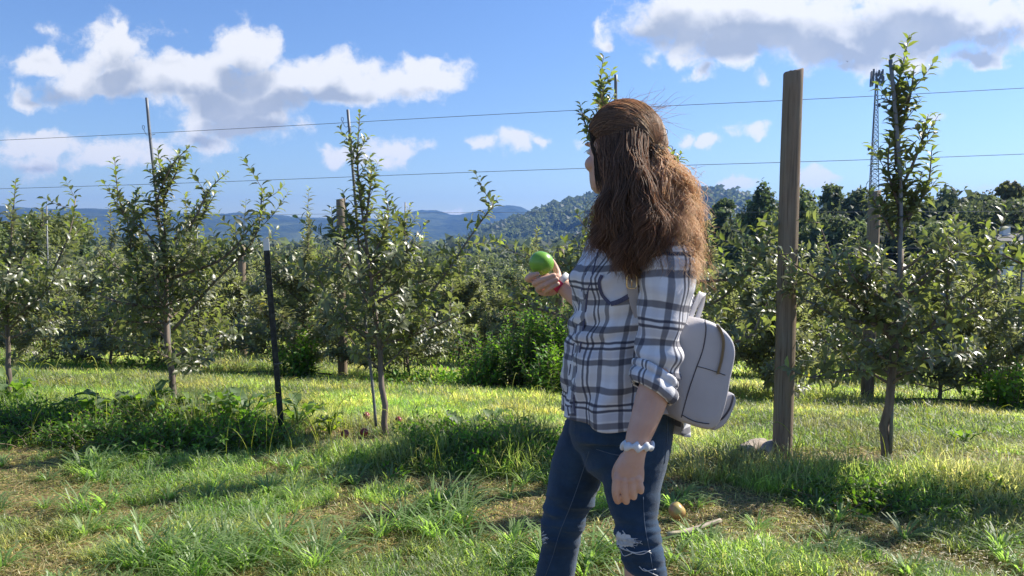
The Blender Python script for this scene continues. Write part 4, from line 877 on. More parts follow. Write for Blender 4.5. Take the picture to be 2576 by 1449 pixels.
g0 = float(gz(.25, 2.05)); PR = thing('person', (.26, 2.05, g0), 'young woman with long wavy brown hair, plaid shirt and torn blue jeans', 'person')
def _skin(t):
    n = t.noise(obj(t), 14, 4); n2 = t.noise(obj(t), 260, 3); c = t.mix(t.mapr(n, .35, .65), (.56, .33, .24), (.66, .42, .32))
    return pr(t, c, .5, .35, n2, .12, .001, **{'Subsurface Weight': .12, 'Subsurface Radius': (.02, .008, .004), 'Subsurface Scale': .35})
M['skin'] = mat('skin', _skin)
# head frame
HC = P(1567, 377, 2.04); fy = R(134); HF = np.array([math.cos(fy), math.sin(fy), 0]); HL = np.array([-HF[1], HF[0], 0]); HU = np.array([0, 0, 1.0])
H = lambda f, l, u: HC + HF * f + HL * l + HU * u      # forward, left (her left), up
b = MB()
# skull + jaw as one lathe-like loft
prof = [(-.115, .010, .02, .045), (-.112, .040, .038, .040), (-.100, .064, .052, .028), (-.080, .078, .060, .018), (-.055, .086, .066, .010), (-.025, .090, .070, .003), (.005, .092, .073, 0), (.035, .094, .075, -.004), (.065, .090, .073, -.006), (.088, .074, .062, -.006), (.102, .050, .042, -.006), (.110, .020, .018, -.006)]
rings = []; a = np.arange(28) * 2 * math.pi / 28
for (u, hf, hl, sh) in prof:
    cf, sf = np.cos(a), np.sin(a); rings.append(np.array([H(sh + hf * (np.sign(c) * abs(c) ** .9), hl * (np.sign(s_) * abs(s_) ** .9), u) for c, s_ in zip(cf, sf)]))
b.loft(rings)
for q, ax in ((H(.090, 0, -.018), (.014, .010, .024)), (H(.100, 0, -.028), (.011, .0120, .009)), (H(.088, 0, -.064), (.012, .020, .006)), (H(.086, 0, -.073), (.011, .018, .006)), (H(.082, 0, -.098), (.014, .018, .013)), (H(.084, .03, .018), (.012, .024, .006)), (H(.084, -.03, .018), (.012, .024, .006)), (H(.062, .040, -.035), (.030, .024, .024)), (H(.062, -.040, -.035), (.030, .024, .024)),
    (H(0, .078, -.012), (.016, .006, .028)), (H(0, -.078, -.012), (.016, .006, .028))):
    b.ell(q, [HF * ax[0], HL * ax[1], HU * ax[2]], 14, 9)
TF = np.array([-.955, .0, 0]) + np.array([0, -.29, 0]); TF /= np.linalg.norm(TF); TL = np.array([-TF[1], TF[0], 0])
limb_m(b, [H(-.02, 0, -.05), H(-.03, 0, -.11), P(1598, 560, 2.06)], [.055, .052, .060], 10)
# torso core, hips
limb_m(b, [P(1600, 590, 2.06), P(1590, 660, 2.06), P(1578, 800, 2.06), P(1570, 900, 2.06), P(1560, 1010, 2.07), P(1552, 1090, 2.08)], [(.075, .13), (.09, .135), (.085, .11), (.08, .105), (.09, .12), (.085, .11)], 20)
# legs down to the feet (hidden under the jeans, bare knee shows through the rip)
LN = [P(1598, 1100, 2.03), P(1592, 1200, 2.01), P(1600, 1300, 1.99), P(1606, 1385, 1.99)]; LNk = LN + [np.array([.345, 2.01, .24 + g0]), np.array([.36, 2.02, .10 + g0])]
LF = [P(1492, 1100, 2.14), P(1452, 1190, 2.16), P(1425, 1290, 2.18), P(1412, 1375, 2.20)]; LFk = LF + [np.array([.12, 2.23, .24 + g0]), np.array([.115, 2.25, .10 + g0])]
limb_m(b, LNk, [.066, .058, .046, .040, .036, .030], 22); limb_m(b, LFk, [.062, .056, .044, .038, .034, .030], 22)
for q in (LNk[-1], LFk[-1]): limb_m(b, [q + [.03, 0, -.05], q + [-.05, -.008, -.06], q + [-.14, -.03, -.075]], [.033, .034, .022], 8)
# near (left) arm
LS = P(1668, 640, 1.885); LE = P(1660, 925, 1.83)
limb_m(b, [LS, P(1668, 780, 1.86), P(1660,925,1.84)], [.044, .038, .035], 12)
LW = P(1603, 1118, 1.79)
limb_m(b, [LE, P(1650, 965, 1.82), P(1640, 1000, 1.815), P(1622, 1055, 1.80), P(1606, 1100, 1.79), P(1597, 1138, 1.785), P(1589, 1170, 1.785)], [(.035, .035), (.037, .037), (.039, .038), (.034, .034), (.030, .027), (.0265, .0215), (.030, .018)], 24)
limb_m(b, [P(1592, 1150, 1.785), P(1584, 1180, 1.785), P(1581, 1208, 1.79)], [(.0275, .0175), (.0355, .0165), (.0375, .0145)], 10)
S2 = 1.785
for (x0, x1, x2, yt, rr, dep) in ((1551, 1548, 1554, 1260, .0090, .024), (1571, 1571, 1575, 1261, .0092, .026), (1591, 1592, 1594, 1250, .0088, .024), (1607, 1612, 1612, 1236, .0080, .020)):
    limb_m(b, [P(x0 + 6 * (x0 < 1580), 1185, S2), P(x0, 1208, S2 - .004), P(x1, (1208 + yt) / 2 + 5, S2 - .002), P(x2, yt, S2 + dep * .6), P(x2 + 3, yt - 10, S2 + dep * 1.9)], [rr * 1.05, rr * 1.12, rr, rr * .95, rr * .8], 14, 12)
limb_m(b, [P(1572, 1150, 1.80), P(1552, 1185, 1.825), P(1553, 1215, 1.835), P(1565, 1238, 1.838)], [.013, .0125, .0105, .0085], 12, 12)
# far (right) arm raised with the apple
RS = P(1520, 640, 2.22); RE = P(1545, 812, 2.26)
limb_m(b, [RS, P(1535, 730, 2.25), RE], [.040, .036, .034], 10)
limb_m(b, [RE, P(1490, 772, 2.30), P(1440, 737, 2.33), P(1412, 716, 2.34), P(1398, 708, 2.345)], [(.038, .038), (.036, .034), (.030, .027), (.0245, .021), (.027, .020)], 18)
limb_m(b, [P(1402, 710, 2.345), P(1388, 716, 2.350), P(1368, 716, 2.352), P(1356, 713, 2.35)], [(.025, .018), (.034, .015), (.035, .014), (.028, .011)], 12)
for pth, rr in (([(1362,704,2.35),(1340,704,2.340),(1327,702,2.323),(1335,694,2.308),(1352,689,2.303)], .0096), ([(1364,712,2.35),(1351,716,2.335),(1345,712,2.316),(1366,703,2.300),(1394,692,2.301)], .0094),
    ([(1368,722,2.35),(1360,728,2.335),(1356,724,2.316),(1375,714,2.300),(1401,702,2.302)], .0090), ([(1378,730,2.35),(1374,736,2.338),(1373,732,2.320),(1386,723,2.305),(1404,714,2.307)], .0080),
    ([(1405,702,2.365),(1403,688,2.378),(1396,672,2.384),(1388,656,2.382)], .0105)):
    limb_m(b, [P(*q) for q in pth], [rr * 1.05] + [rr] * (len(pth) - 2) + [rr * .8], 18, 12)
for x_, y_ in ((1553, 1207), (1571, 1209), (1589, 1207), (1604, 1203)): b.ell(P(x_, y_, S2 - .0085), [np.array([.0085, 0, 0]), np.array([0, .007, 0]), np.array([0, 0, .010])], 12, 8)
body = remesh(b, .0024, 'body', M['skin'], PR, 1)
# eyes, lips (only a sliver shows, but the face is complete)
M['eye'] = mat('eye', lambda t: pr(t, t.mix(t.mapr(t.vm('LENGTH', t.vm('SUBTRACT', obj(t), (0, 0, 0))), 0, 1), (.75, .74, .72), (.75, .74, .72)), .1)); M['iris'] = mat('iris', lambda t: pr(t, (.05, .09, .10), .1)); M['lip'] = mat('lips', lambda t: pr(t, (.42, .15, .13), .4)); M['brow'] = mat('eyebrow', lambda t: pr(t, (.08, .045, .025), .8))
for s_ in (1, -1):
    m = MB(); m.ell(H(.083, .031 * s_, -.002), [HF * .0115, HL * .0135, HU * .0075], 14, 9); e = m.build('eye', M['eye'], PR); m = MB(); m.ell(H(.0915, .031 * s_, -.002), [HF * .0035, HL * .0055, HU * .0055], 10, 7); m.build('iris', M['iris'], e)
    m = MB(); m.tube(spline([H(.093, .012 * s_, .018), H(.093, .032 * s_, .024), H(.080, .052 * s_, .018)], 8), [.0015, .003, .003, .003, .003, .0025, .002, .001], 6); m.build('eyebrow', M['brow'], PR)
m = MB(); m.ell(H(.0985, 0, -.0655), [HF * .004, HL * .019, HU * .0038], 14, 7); m.ell(H(.097, 0, -.0725), [HF * .004, HL * .016, HU * .0045], 14, 7); m.build('lips', M['lip'], PR)
# ------------------------------------------------------------------ jeans
def _denim(t):
    o = obj(t); tw = t.noise(t.vm('MULTIPLY', o, (900, 900, 260)), 1, 2, .5); w_ = t.noise(o, 9, 4, .6); f = t.noise(t.vm('MULTIPLY', o, (26, 26, 60)), 1, 4, .6)
    c = t.mix(t.mapr(w_, .30, .70), (.009, .026, .056), (.026, .064, .125)); c = t.mix(t.math('MULTIPLY', t.mapr(f, .55, .8), .18), c, (.08, .13, .22)); c = t.mix(t.math('MULTIPLY', tw, .25), c, (.04, .075, .12))
    return pr(t, c, .88, .15, t.math('ADD', tw, t.math('MULTIPLY', f, 2)), .4, .002, **{'Sheen Weight': .15, 'Sheen Roughness': .5})
M['denim'] = mat('denim', _denim)
def fold(c, n, amp, axis_pts, fr=90, seed=0):
    # creases across the leg, stronger at knee and hip
    z = c[:, 2]; w_ = np.exp(-((z - .50) / .075) ** 2) * 1.0 + np.exp(-((z - .80) / .05) ** 2) * .55 + .14
    v = fbm(c[:, 0] * 9 + z * 26 + seed, z * 55 + c[:, 1] * 14 + seed, 3) - .5; v2 = np.sin(z * fr + c[:, 0] * 40 + 3 * (vn(c[:, 0] * 12, z * 10)))
    return c + n * (amp * w_ * (v * 2.2 + v2 * .35))[:, None]
m = MB()
s2 = lambda px, Y: px / F * Y
def leg(sil, Y, dv, extra):
    pts = [P((l + r) / 2, y, Yy) for (y, l, r), Yy in zip(sil, Y)]; rad = [(s2((r - l) / 2, Yy), s2((r - l) / 2, Yy) * dv) for (y, l, r), Yy in zip(sil, Y)]
    for q, r_ in extra: pts.append(np.array(q)); rad.append(r_)
    limb_m(m, pts, rad, 40, 30)
leg([(1060,1470,1700),(1110,1488,1692),(1150,1497,1684),(1210,1512,1668),(1260,1526,1661),(1310,1540,1658),(1355,1550,1664),(1400,1563,1671),(1449,1580,1679)], [2.05,2.03,2.02,2.01,2.0,1.99,1.99,1.99,2.0], .95, [((.352, 2.01, .24 + g0), (.056, .056)), ((.362, 2.02, .10 + g0), (.05, .05))])
leg([(1060,1426,1560),(1110,1408,1545),(1170,1386,1522),(1230,1375,1505),(1290,1366,1480),(1335,1359,1467),(1370,1363,1459),(1410,1354,1452),(1449,1346,1446)], [2.11,2.12,2.15,2.16,2.17,2.18,2.19,2.20,2.21], .98, [((.118, 2.23, .24 + g0), (.056, .056)), ((.115, 2.25, .10 + g0), (.05, .05))])
limb_m(m, [P(1555, 1000, 2.07), P(1556, 1050, 2.07), P(1556, 1100, 2.07), P(1560, 1130, 2.06)], [(.128, .140), (.133, .150), (.132, .146), (.11, .12)], 14, 34)
jeans = remesh(m, .0045, 'jeans', M['denim'], PR, 3, lambda c, n: fold(c, n, .0062, None))
M['stitch'] = mat('seam_thread', lambda t: pr(t, (.10, .14, .20), .9)); M['fray'] = mat('frayed_cotton', lambda t: pr(t, t.mix(t.noise(t.vm('MULTIPLY', obj(t), (1500, 300, 90)), 1, 3), (.42, .44, .46), (.72, .72, .70)), .95, .1))
from mathutils.bvhtree import BVHTree
def bvh(o):
    me = o.data; return BVHTree.FromPolygons([v.co[:] for v in me.vertices], [p.vertices[:] for p in me.polygons])
jb = bvh(jeans); CAM = Vector((0, 0, CAMH))
def onto(tree, x, y, off=.001):
    d = Vector(P(x, y, 1.0)) - CAM; d.normalize(); h = tree.ray_cast(CAM, d)
    if h[0] is None: return None
    return np.array(h[0] - d * off)
def surf_line(tree, pts, r, n=30, off=.0006):
    q = spline([(x, y, 0) for x, y in pts], n); out = [onto(tree, a[0], a[1], off) for a in q]; return [o for o in out if o is not None]
m = MB()
for pts in ([(1482,1135),(1468,1180),(1440,1260),(1408,1340),(1390,1400),(1372,1448)], [(1679,1050),(1678,1110),(1672,1165)], [(1618,1250),(1622,1320),(1635,1390),(1645,1448)], [(1500,1130),(1540,1142),(1590,1150)]):
    l = surf_line(jb, pts, .001)
    if len(l) > 3: m.tube(l, .0009, 5)
m.build('seam', M['stitch'], jeans)
def patch(tree, outline_c, rx, ry, rot, off, ang=0, seed=0, rag=.18):
    rs = np.random.RandomState(seed); V = []; n = 40; rings_ = 7; cx, cy = outline_c; jit = 1 + rag * (rs.rand(n) - .5) * 2
    for k in range(rings_):
        for i in range(n):
            a_ = i / n * 6.283; r = k / (rings_ - 1); u = rx * r * math.cos(a_) * jit[i]; v = ry * r * math.sin(a_) * jit[i]; x = cx + u * math.cos(rot) - v * math.sin(rot); y = cy + u * math.sin(rot) + v * math.cos(rot)
            h = onto(tree, x, y, off + .002 * (1 - r)); V.append(h if h is not None else (V[-1] if V else P(x, y, 2)))
    Q = [[k * n + i, k * n + (i + 1) % n, (k + 1) * n + (i + 1) % n, (k + 1) * n + i] for k in range(rings_ - 1) for i in range(n)]; return V, Q
m = MB(); V, Q = patch(jb, (1570, 1361), 27, 16, .12, .0012, seed=3); m.add(V, None, Q); V, Q = patch(jb, (1557, 1349), 7, 12, -.2, .001, seed=4); m.add(V, None, Q)
rs = np.random.RandomState(4)
for i in range(34):
    x0 = rs.uniform(1547, 1594); y0 = rs.uniform(1352, 1372); l = surf_line(jb, [(x0, y0), (x0 + rs.uniform(3, 16), y0 + rs.uniform(-3, 5)), (x0 + rs.uniform(8, 26), y0 + rs.uniform(-4, 8))], 0, 6, .002 + rs.rand() * .003)
    if len(l) > 2: m.tube(l, .0006, 4)
for pts in ([(1552,1375),(1575,1384),(1600,1390),(1625,1386),(1638,1392)], [(1575,1380),(1592,1391),(1615,1394),(1636,1385)], [(1560,1382),(1570,1398),(1590,1392)], [(1566,1335),(1573,1345),(1572,1356)], [(1545,1384),(1556,1376),(1570,1380)], [(1608,1425),(1622,1436),(1650,1432)], [(1618,1430),(1640,1442),(1655,1449)]):
    l = surf_line(jb, pts, 0, 14, .002)
    if len(l) > 3: m.tube(l, .0012, 5)
for k in range(16):
    x0 = 1360 + rs.normal() * 3; y0 = 1345 + rs.uniform(-10, 22); l = surf_line(jb, [(x0 + 4, y0), (x0 + 9, y0 + rs.uniform(-3, 3)), (x0 + 14, y0 + rs.uniform(-5, 5))], 0, 5, .002)
    if len(l) > 2: m.tube(l, .0009, 4)
m.build('frayed_rip', M['fray'], jeans)
# shoes (below the frame)
M['shoe'] = mat('white_shoe', lambda t: pr(t, (.6, .6, .58), .6))
for q in (LNk[-1], LFk[-1]):
    m = MB(); limb_m(m, [q + [.035, 0, -.055], q + [-.04, -.006, -.055], q + [-.13, -.028, -.068], q + [-.17, -.036, -.072]], [(.036, .05), (.042, .05), (.040, .032), (.03, .024)], 12, 16, (0, 0, 1)); m.build('shoe', M['shoe'], PR)
# ------------------------------------------------------------------ plaid shirt
def _plaid(t):
    uv = t.node('ShaderNodeUVMap').outputs[0]; wob = t.node('ShaderNodeTexNoise'); wob.inputs['Scale'].default_value = 14; t.l.new(obj(t), wob.inputs['Vector'])
    p = t.vm('ADD', uv, t.vm('MULTIPLY', t.vm('SUBTRACT', wob.outputs['Color'], (.5, .5, .5)), (.012, .012, 0))); s_ = t.node('ShaderNodeSeparateXYZ'); t.l.new(p, s_.inputs[0])
    def band(v, per):
        f = t.math('FRACT', t.math('DIVIDE', v, per)); st = []
        W_, N = (0, 0, 0), (1, 1, 1)
        def b_(c, w, a): e = .008; st.extend([(c - w - e, W_), (c - w + e, (a,) * 3), (c + w - e, (a,) * 3), (c + w + e, W_)])
        b_(.10, .048, .82); b_(.33, .021, 1.0); b_(.42, .021, 1.0); b_(.65, .052, .84)
        return t.ramp(f, [(0, W_)] + st + [(1, W_)])
    def tint(v, per):
        f = t.math('FRACT', t.math('DIVIDE', v, per)); return t.ramp(f, [(0, (0, 0, 0)), (.17, (0, 0, 0)), (.19, (.8,) * 3), (.28, (.8,) * 3), (.30, (0, 0, 0)), (.46, (0, 0, 0)), (.48, (.5,) * 3), (.57, (.5,) * 3), (.59, (0,) * 3), (.78, (0,) * 3), (.82, (.35,) * 3), (.9, (.35,) * 3), (.94, (0,) * 3), (1, (0,) * 3)])
    h = band(s_.outputs[1], .162); v = band(s_.outputs[0], .136); th = tint(s_.outputs[1], .162); tv = tint(s_.outputs[0], .136)
    wv_ = t.node('ShaderNodeTexNoise'); wv_.inputs['Scale'].default_value = 500; t.l.new(obj(t), wv_.inputs['Vector'])
    c = t.mix(t.math('MULTIPLY', th, .55), (.80, .80, .82), (.40, .44, .58)); c = t.mix(t.math('MULTIPLY', tv, .45), c, (.52, .46, .42))
    c = t.mix(t.math('MULTIPLY', h, .90), c, (.010, .011, .036)); c = t.mix(t.math('MULTIPLY', v, .84), c, (.012, .012, .034))
    c = t.mix(t.math('MULTIPLY', wv_.outputs[0], .18), c, (.4, .4, .42)); nb = t.noise(obj(t), 30, 4, .6)
    sh = pr(t, c, .9, .1, nb, .35, .006, **{'Sheen Weight': .05}); tr = t.node('ShaderNodeBsdfTranslucent'); t.put(tr.inputs[0], c); mx = t.node('ShaderNodeMixShader'); mx.inputs[0].default_value = .06; t.l.new(sh, mx.inputs[1]); t.l.new(tr.outputs[0], mx.inputs[2]); return mx.outputs[0]
M['plaid'] = mat('plaid_flannel', _plaid)
SIL = [(y_, l_ + (9 if y_ > 720 else 3), r_, d_) for y_, l_, r_, d_ in [(560, 1545, 1650, .10), (585, 1510, 1690, .135), (610, 1494, 1712, .165), (640, 1478, 1725, .185), (670, 1463, 1728, .185), (700, 1454, 1730, .18), (740, 1448, 1728, .172), (790, 1442, 1724, .165), (840, 1431, 1718, .16), (890, 1423, 1714, .16), (940, 1418, 1712, .163), (985, 1414, 1712, .168), (1020, 1414, 1712, .172)]]
def hem_y(th):   # th = 0 front (her front), pi/2 = her left side (camera), pi = back
    return 1062 + 14 * math.exp(-((th - .9) / .6) ** 2) - 40 * math.exp(-((th - 1.85) / .40) ** 2) + 66 * max(0, -math.cos(th)) ** 1.3
NT_ = 96; th = np.arange(NT_) * 2 * math.pi / NT_; rings = []; uvs = []
ys_ = list(np.linspace(560, 1020, 60)); sy = [s_[0] for s_ in SIL]
rsw = np.random.RandomState(2)
def torso_ring(yv, yarr=None, flare=0):
    out = []; uv = []
    for j, t_ in enumerate(th):
        y = yv if yarr is None else yarr[j]; l = np.interp(y, sy, [s_[1] for s_ in SIL]); r = np.interp(y, sy, [s_[2] for s_ in SIL]); dd = np.interp(y, sy, [s_[3] for s_ in SIL]); c = P((l + r) / 2, y, 2.06); c[2] = P(1288, y, 1.945)[2]; hw = s2((r - l) / 2, 2.06)
        # true silhouette half width = sqrt((a TFx)^2+(b TLx)^2)
        bb = dd; aa = math.sqrt(max(hw ** 2 - (bb * TL[0]) ** 2, .0016)) / abs(TF[0]); ct, st = math.cos(t_), math.sin(t_); ct = np.sign(ct) * abs(ct) ** .88; st = np.sign(st) * abs(st) ** .88
        bust = .016 * math.exp(-((y - 705) / 42) ** 2) * max(0, math.cos(t_ - .45)) ** 3 + .016 * math.exp(-((y - 705) / 42) ** 2) * max(0, math.cos(t_ + .45)) ** 3
        wr = .0075 * math.sin(t_ * 9 + 2.2 * math.sin(y / 55) + y / 70) * np.interp(y, [560, 700, 860, 1020], [.1, .35, .9, 1.25]) + .012 * (fbm(np.array([t_ * 2.2]), np.array([y / 38 + t_ * 1.4]), 3)[0] - .5)
        # diagonal pull folds under the bust
        wr += .006 * math.exp(-((y - 800 - 40 * math.cos(t_)) / 70) ** 2) * math.sin(y / 9.0 + t_ * 5)
        q = c + TF * (aa + bust + wr + flare) * ct + TL * (bb + wr + flare) * st; out.append(q); uv.append([(t_ if t_ < 6.2 else t_) * .148 + .012, -(y) / F * 2.06 + .02 * math.cos(t_)])
    return np.array(out), np.array(uv)
for y in ys_: r_, u_ = torso_ring(y); rings.append(r_); uvs.append(u_)
hy = np.array([hem_y(min(t_, 2 * math.pi - t_)) for t_ in th])
for f in np.linspace(.2, 1, 6): r_, u_ = torso_ring(None, 1020 + (hy - 1020) * f, .004 * f); r_[:, 2] -= 0; 
SILx = SIL[-1]
for f in np.linspace(.15, 1, 9):
    yarr = 1020 + (hy - 1020) * f; out = []
    base = rings[59]
    for j in range(NT_): out.append(base[j] + (P(1560, yarr[j], 1.945) - P(1560, 1020, 1.945)) * [1, 0, 1] + (TF * math.cos(th[j]) + TL * math.sin(th[j])) * (.002 + .006 * f * math.sin(th[j] * 7 + 1)))
    rings.append(np.array(out)); uvs.append(np.stack([th * .148 + .012, -yarr / F * 2.06 + .02 * np.cos(th)], 1))
# seam column duplicated so the uv does not wrap
def loft_open(rings, uvs, du):
    R2 = [np.concatenate([r, r[:1]]) for r in rings]; U2 = [np.concatenate([u, u[:1] + [[du, 0]]]) for u in uvs]; return R2, U2
roll = NT_ // 2   # put the seam at the back under the backpack
rings = [np.roll(r, -roll - 8, 0) for r in rings]; uvs = [np.roll(np.where(np.arange(NT_)[:, None] < roll + 8, u + [[2 * math.pi * .148, 0]], u), -roll - 8, 0) for u in uvs]
R2, U2 = loft_open(rings, uvs, 2 * math.pi * .148)
m = MB(); m.loft(R2, False, U2, None, False); shirt = m.build('shirt', M['plaid'], PR, True, False, True)
sol = shirt.modifiers.new('cloth', 'SOLIDIFY'); sol.thickness = .0015; sol.offset = -1
def sleeve(sil, name, parent, uoff=0.0, seg=40, ups=(0, 1, 0), n=54, wr=.004, lower=None):
    pts = np.array([P(x, y, Y) for (x, y, Y, hw, dp) in sil]); rad = np.array([[s2(hw, Y), dp, 0] for (x, y, Y, hw, dp) in sil]); A = spline(pts, n); rr = spline(rad, n); tan = np.gradient(A, axis=0); tan /= np.linalg.norm(tan, axis=1)[:, None]
    a = np.arange(seg + 1) * 2 * math.pi / seg; L = np.concatenate([[0], np.cumsum(np.linalg.norm(np.diff(A, axis=0), axis=1))]); rg = []; uv = []
    for i in range(n):
        u = np.cross(ups, tan[i]); u /= np.linalg.norm(u); v = np.cross(tan[i], u); f = i / (n - 1)
        w_ = wr * (np.sin(a * 3 + f * 9 + 1) * (.4 + f) + 1.4 * np.sin(f * 34 + 2.5 * np.sin(a)) * (.25 + f * f)) + .010 * (fbm(a * 1.3 + 3 * (a > 6.2) * 0, np.full(seg + 1, f * 7), 3) - .5) * np.sin(a / 2) ** 2
        rg.append(A[i] + ((rr[i, 0] + w_) * np.cos(a))[:, None] * u + ((rr[i, 1] + w_) * np.sin(a))[:, None] * v); uv.append(np.stack([a * .055 + uoff, np.full(seg + 1, .03 - L[i])], 1))
    m = MB(); m.loft(rg, False, uv, None, False); o = m.build(name, M['plaid'], parent, True, False, True); s_ = o.modifiers.new('cloth', 'SOLIDIFY'); s_.thickness = .002; s_.offset = -1; return o
sleeve([(1612,590,1.97,34,.05),(1650,602,1.91,58,.06),(1672,640,1.875,69,.062),(1677,690,1.86,72,.060),(1674,740,1.855,68,.058),(1666,800,1.85,59,.055),(1659,860,1.845,54,.052),(1657,905,1.84,56,.053),(1651,945,1.835,54,.050)], 'sleeve', shirt, .100)
def cuff():
    c0, c1 = P(1652, 930, 1.83), P(1638, 990, 1.815); ax = c1 - c0; L = np.linalg.norm(ax); ax /= L; rg = []; uv = []; seg = 48; a = np.arange(seg + 1) * 2 * math.pi / seg
    u = np.cross([0, 1, 0], ax); u /= np.linalg.norm(u); v = np.cross(ax, u)
    for i, (f, e) in enumerate(((0, -.004), (.05, .003), (.16, .0045), (.28, .003), (.36, -.002), (.44, .003), (.6, .007), (.78, .006), (.92, .001), (1.0, -.004), (.96, -.009))):
        tilt = .016 * np.cos(a) * 1.0; cr = .0025 * np.sin(a * 5 + f * 4) + .002 * np.sin(a * 11); R0 = .0545 + e + cr
        rg.append(c0 + ax * L * f + ax * tilt[:, None] * -1 + (R0 * np.cos(a))[:, None] * u + ((R0 - .002) * np.sin(a))[:, None] * v); uv.append(np.stack([a * .055 + .02, np.full(seg + 1, -.21 + .075 * f)], 1))
    m = MB(); m.loft(rg, False, uv, None, False); return m.build('cuff', M['plaid'], shirt, True, False, True)
cuff()
sleeve([(1560,598,2.16,34,.045),(1530,615,2.20,48,.055),(1512,650,2.23,50,.055),(1518,720,2.25,46,.052),(1528,790,2.27,44,.05),(1545,835,2.28,44,.05)], 'sleeve', shirt, .03)
sb = None
def shirt_bvh():
    dg = bpy.context.evaluated_depsgraph_get(); V = [v.co for v in shirt.data.vertices]; return BVHTree.FromPolygons([v[:] for v in V], [p.vertices[:] for p in shirt.data.polygons])
sbv = shirt_bvh()
# collar, placket, pocket
def cloth_patch(name, corners, nx, ny, off, uvrot, uvo, label=None, thick=.002, edge=True, bulge=.004):
    """corners (px) as 4 polylines grid: bilinear over a quad"""
    c = np.array(corners, float); V = []; U = []
    for j in range(ny + 1):
        for i in range(nx + 1):
            u, v = i / nx, j / ny; q = (c[0] * (1 - u) + c[1] * u) * (1 - v) + (c[3] * (1 - u) + c[2] * u) * v; h = onto(sbv, q[0], q[1], off + bulge * math.sin(u * math.pi) * math.sin(v * math.pi)); V.append(h if h is not None else (V[-1] if V else P(q[0], q[1], 1.95)))
            e = np.array([q[0], -q[1]]) / F * 2; ca, sa = math.cos(uvrot), math.sin(uvrot); U.append([e[0] * ca - e[1] * sa + uvo[0], e[0] * sa + e[1] * ca + uvo[1]])
    k = nx + 1; Q = [[j * k + i, j * k + i + 1, (j + 1) * k + i + 1, (j + 1) * k + i] for j in range(ny) for i in range(nx)]; m = MB(); m.add(V, None, Q, None, np.array(U)); o = m.build(name, M['plaid'], shirt, True, False, True); s_ = o.modifiers.new('cloth', 'SOLIDIFY'); s_.thickness = thick; s_.offset = 0; return o
def poly_pocket():
    # five-sided chest pocket, cut on the bias
    out = [(1508,702),(1540,683),(1592,700),(1590,745),(1537,768),(1512,745)]; c = np.mean(out, 0); V = []; U = []; rings_ = 8; per = []
    for i in range(len(out)):
        a_, b_ = np.array(out[i]), np.array(out[(i + 1) % len(out)])
        for k in range(8): per.append(a_ + (b_ - a_) * k / 8)
    n = len(per)
    for k in range(rings_):
        for p_ in per:
            r = k / (rings_ - 1); q = c + (p_ - c) * r; h = onto(sbv, q[0], q[1], .005 - .002 * (r > .95)); V.append(h if h is not None else P(q[0], q[1], 1.93)); e = np.array([q[0], -q[1]]) / F * 2.0; U.append([.5 * .172 * .0 + (e[0] * .77 - e[1] * .64), e[0] * .64 + e[1] * .77])
    Q = [[k * n + i, k * n + (i + 1) % n, (k + 1) * n + (i + 1) % n, (k + 1) * n + i] for k in range(rings_ - 1) for i in range(n)]; m = MB(); m.add(V, None, Q, None, np.array(U)); o = m.build('pocket', M['plain'], shirt, True, False, True)
    # dark bias band along the two lower edges
    def strip_(pts, hw, mt, nm):
        A = spline([(x, y, 0) for x, y in pts], 24); d = np.gradient(A, axis=0); d /= np.linalg.norm(d, axis=1)[:, None]; V = []
        for i in range(24):
            for s_ in (-1, -.3, .3, 1):
                q = A[i] + np.array([-d[i, 1], d[i, 0], 0]) * hw * s_; h = onto(sbv, q[0], q[1], .0068); V.append(h if h is not None else P(q[0], q[1], 1.93))
        m = MB(); m.add(V, None, [[i * 4 + j, i * 4 + j + 1, i * 4 + j + 5, i * 4 + j + 4] for i in range(23) for j in range(3)]); m.build(nm, mt, shirt)
    strip_([(1514,692),(1507,712),(1515,742),(1536,765)], 4.2, M['navy'], 'pocket_trim'); strip_([(1536,765),(1562,756),(1592,738)], 6, M['navy'], 'pocket_trim')
M['navy'] = mat('navy_flannel', lambda t: pr(t, t.mix(t.noise(obj(t), 300, 3), (.045, .045, .085), (.14, .14, .20)), .9, .1)); M['plain'] = mat('pale_flannel', lambda t: pr(t, t.mix(t.noise(obj(t), 22, 3), (.52, .50, .50), (.66, .67, .73)), .9, .1, t.noise(obj(t), 60, 4), .3, .004))
poly_pocket()
# placket: narrow double strip down the front edge with dark stitched border
PL = [(1500,625),(1483,690),(1471,740),(1464,800),(1452,880),(1441,950),(1437,1010),(1441,1048)]
def strip2(pts, w0, w1, off, mt, nm, n=50):
    A = spline([(x, y, 0) for x, y in pts], n); V = []; U = []
    for i in range(n):
        for s_ in (0, .33, .66, 1):
            x = A[i, 0] + w0 + (w1 - w0) * s_; h = onto(sbv, x, A[i, 1], off); V.append(h if h is not None else (V[-1] if V else P(x, A[i, 1], 2))); U.append([.0 + s_ * .02, -A[i, 1] / F * 2.06])
    VV = np.array(V).reshape(n, 4, 3); kk = np.array([1, 2, 3, 2, 1]) / 9.; VV = np.stack([np.convolve(np.pad(VV[:, a, b], 2, 'edge'), kk, 'valid') for a in range(4) for b in range(3)], 1).reshape(-1, 3)
    m = MB(); m.add(VV, None, [[i * 4 + j, i * 4 + j + 1, i * 4 + j + 5, i * 4 + j + 4] for i in range(n - 1) for j in range(3)], None, np.array(U)); o = m.build(nm, mt, shirt, True, False, True); s_ = o.modifiers.new('c', 'SOLIDIFY'); s_.thickness = .001; s_.offset = 0
strip2(PL, -9, 7, .0018, M['plaid'], 'placket')
strip2(PL, 5.0, 8.5, .003, M['navy'], 'placket_edge'); strip2(PL, -11.5, -9, .003, M['navy'], 'placket_edge')
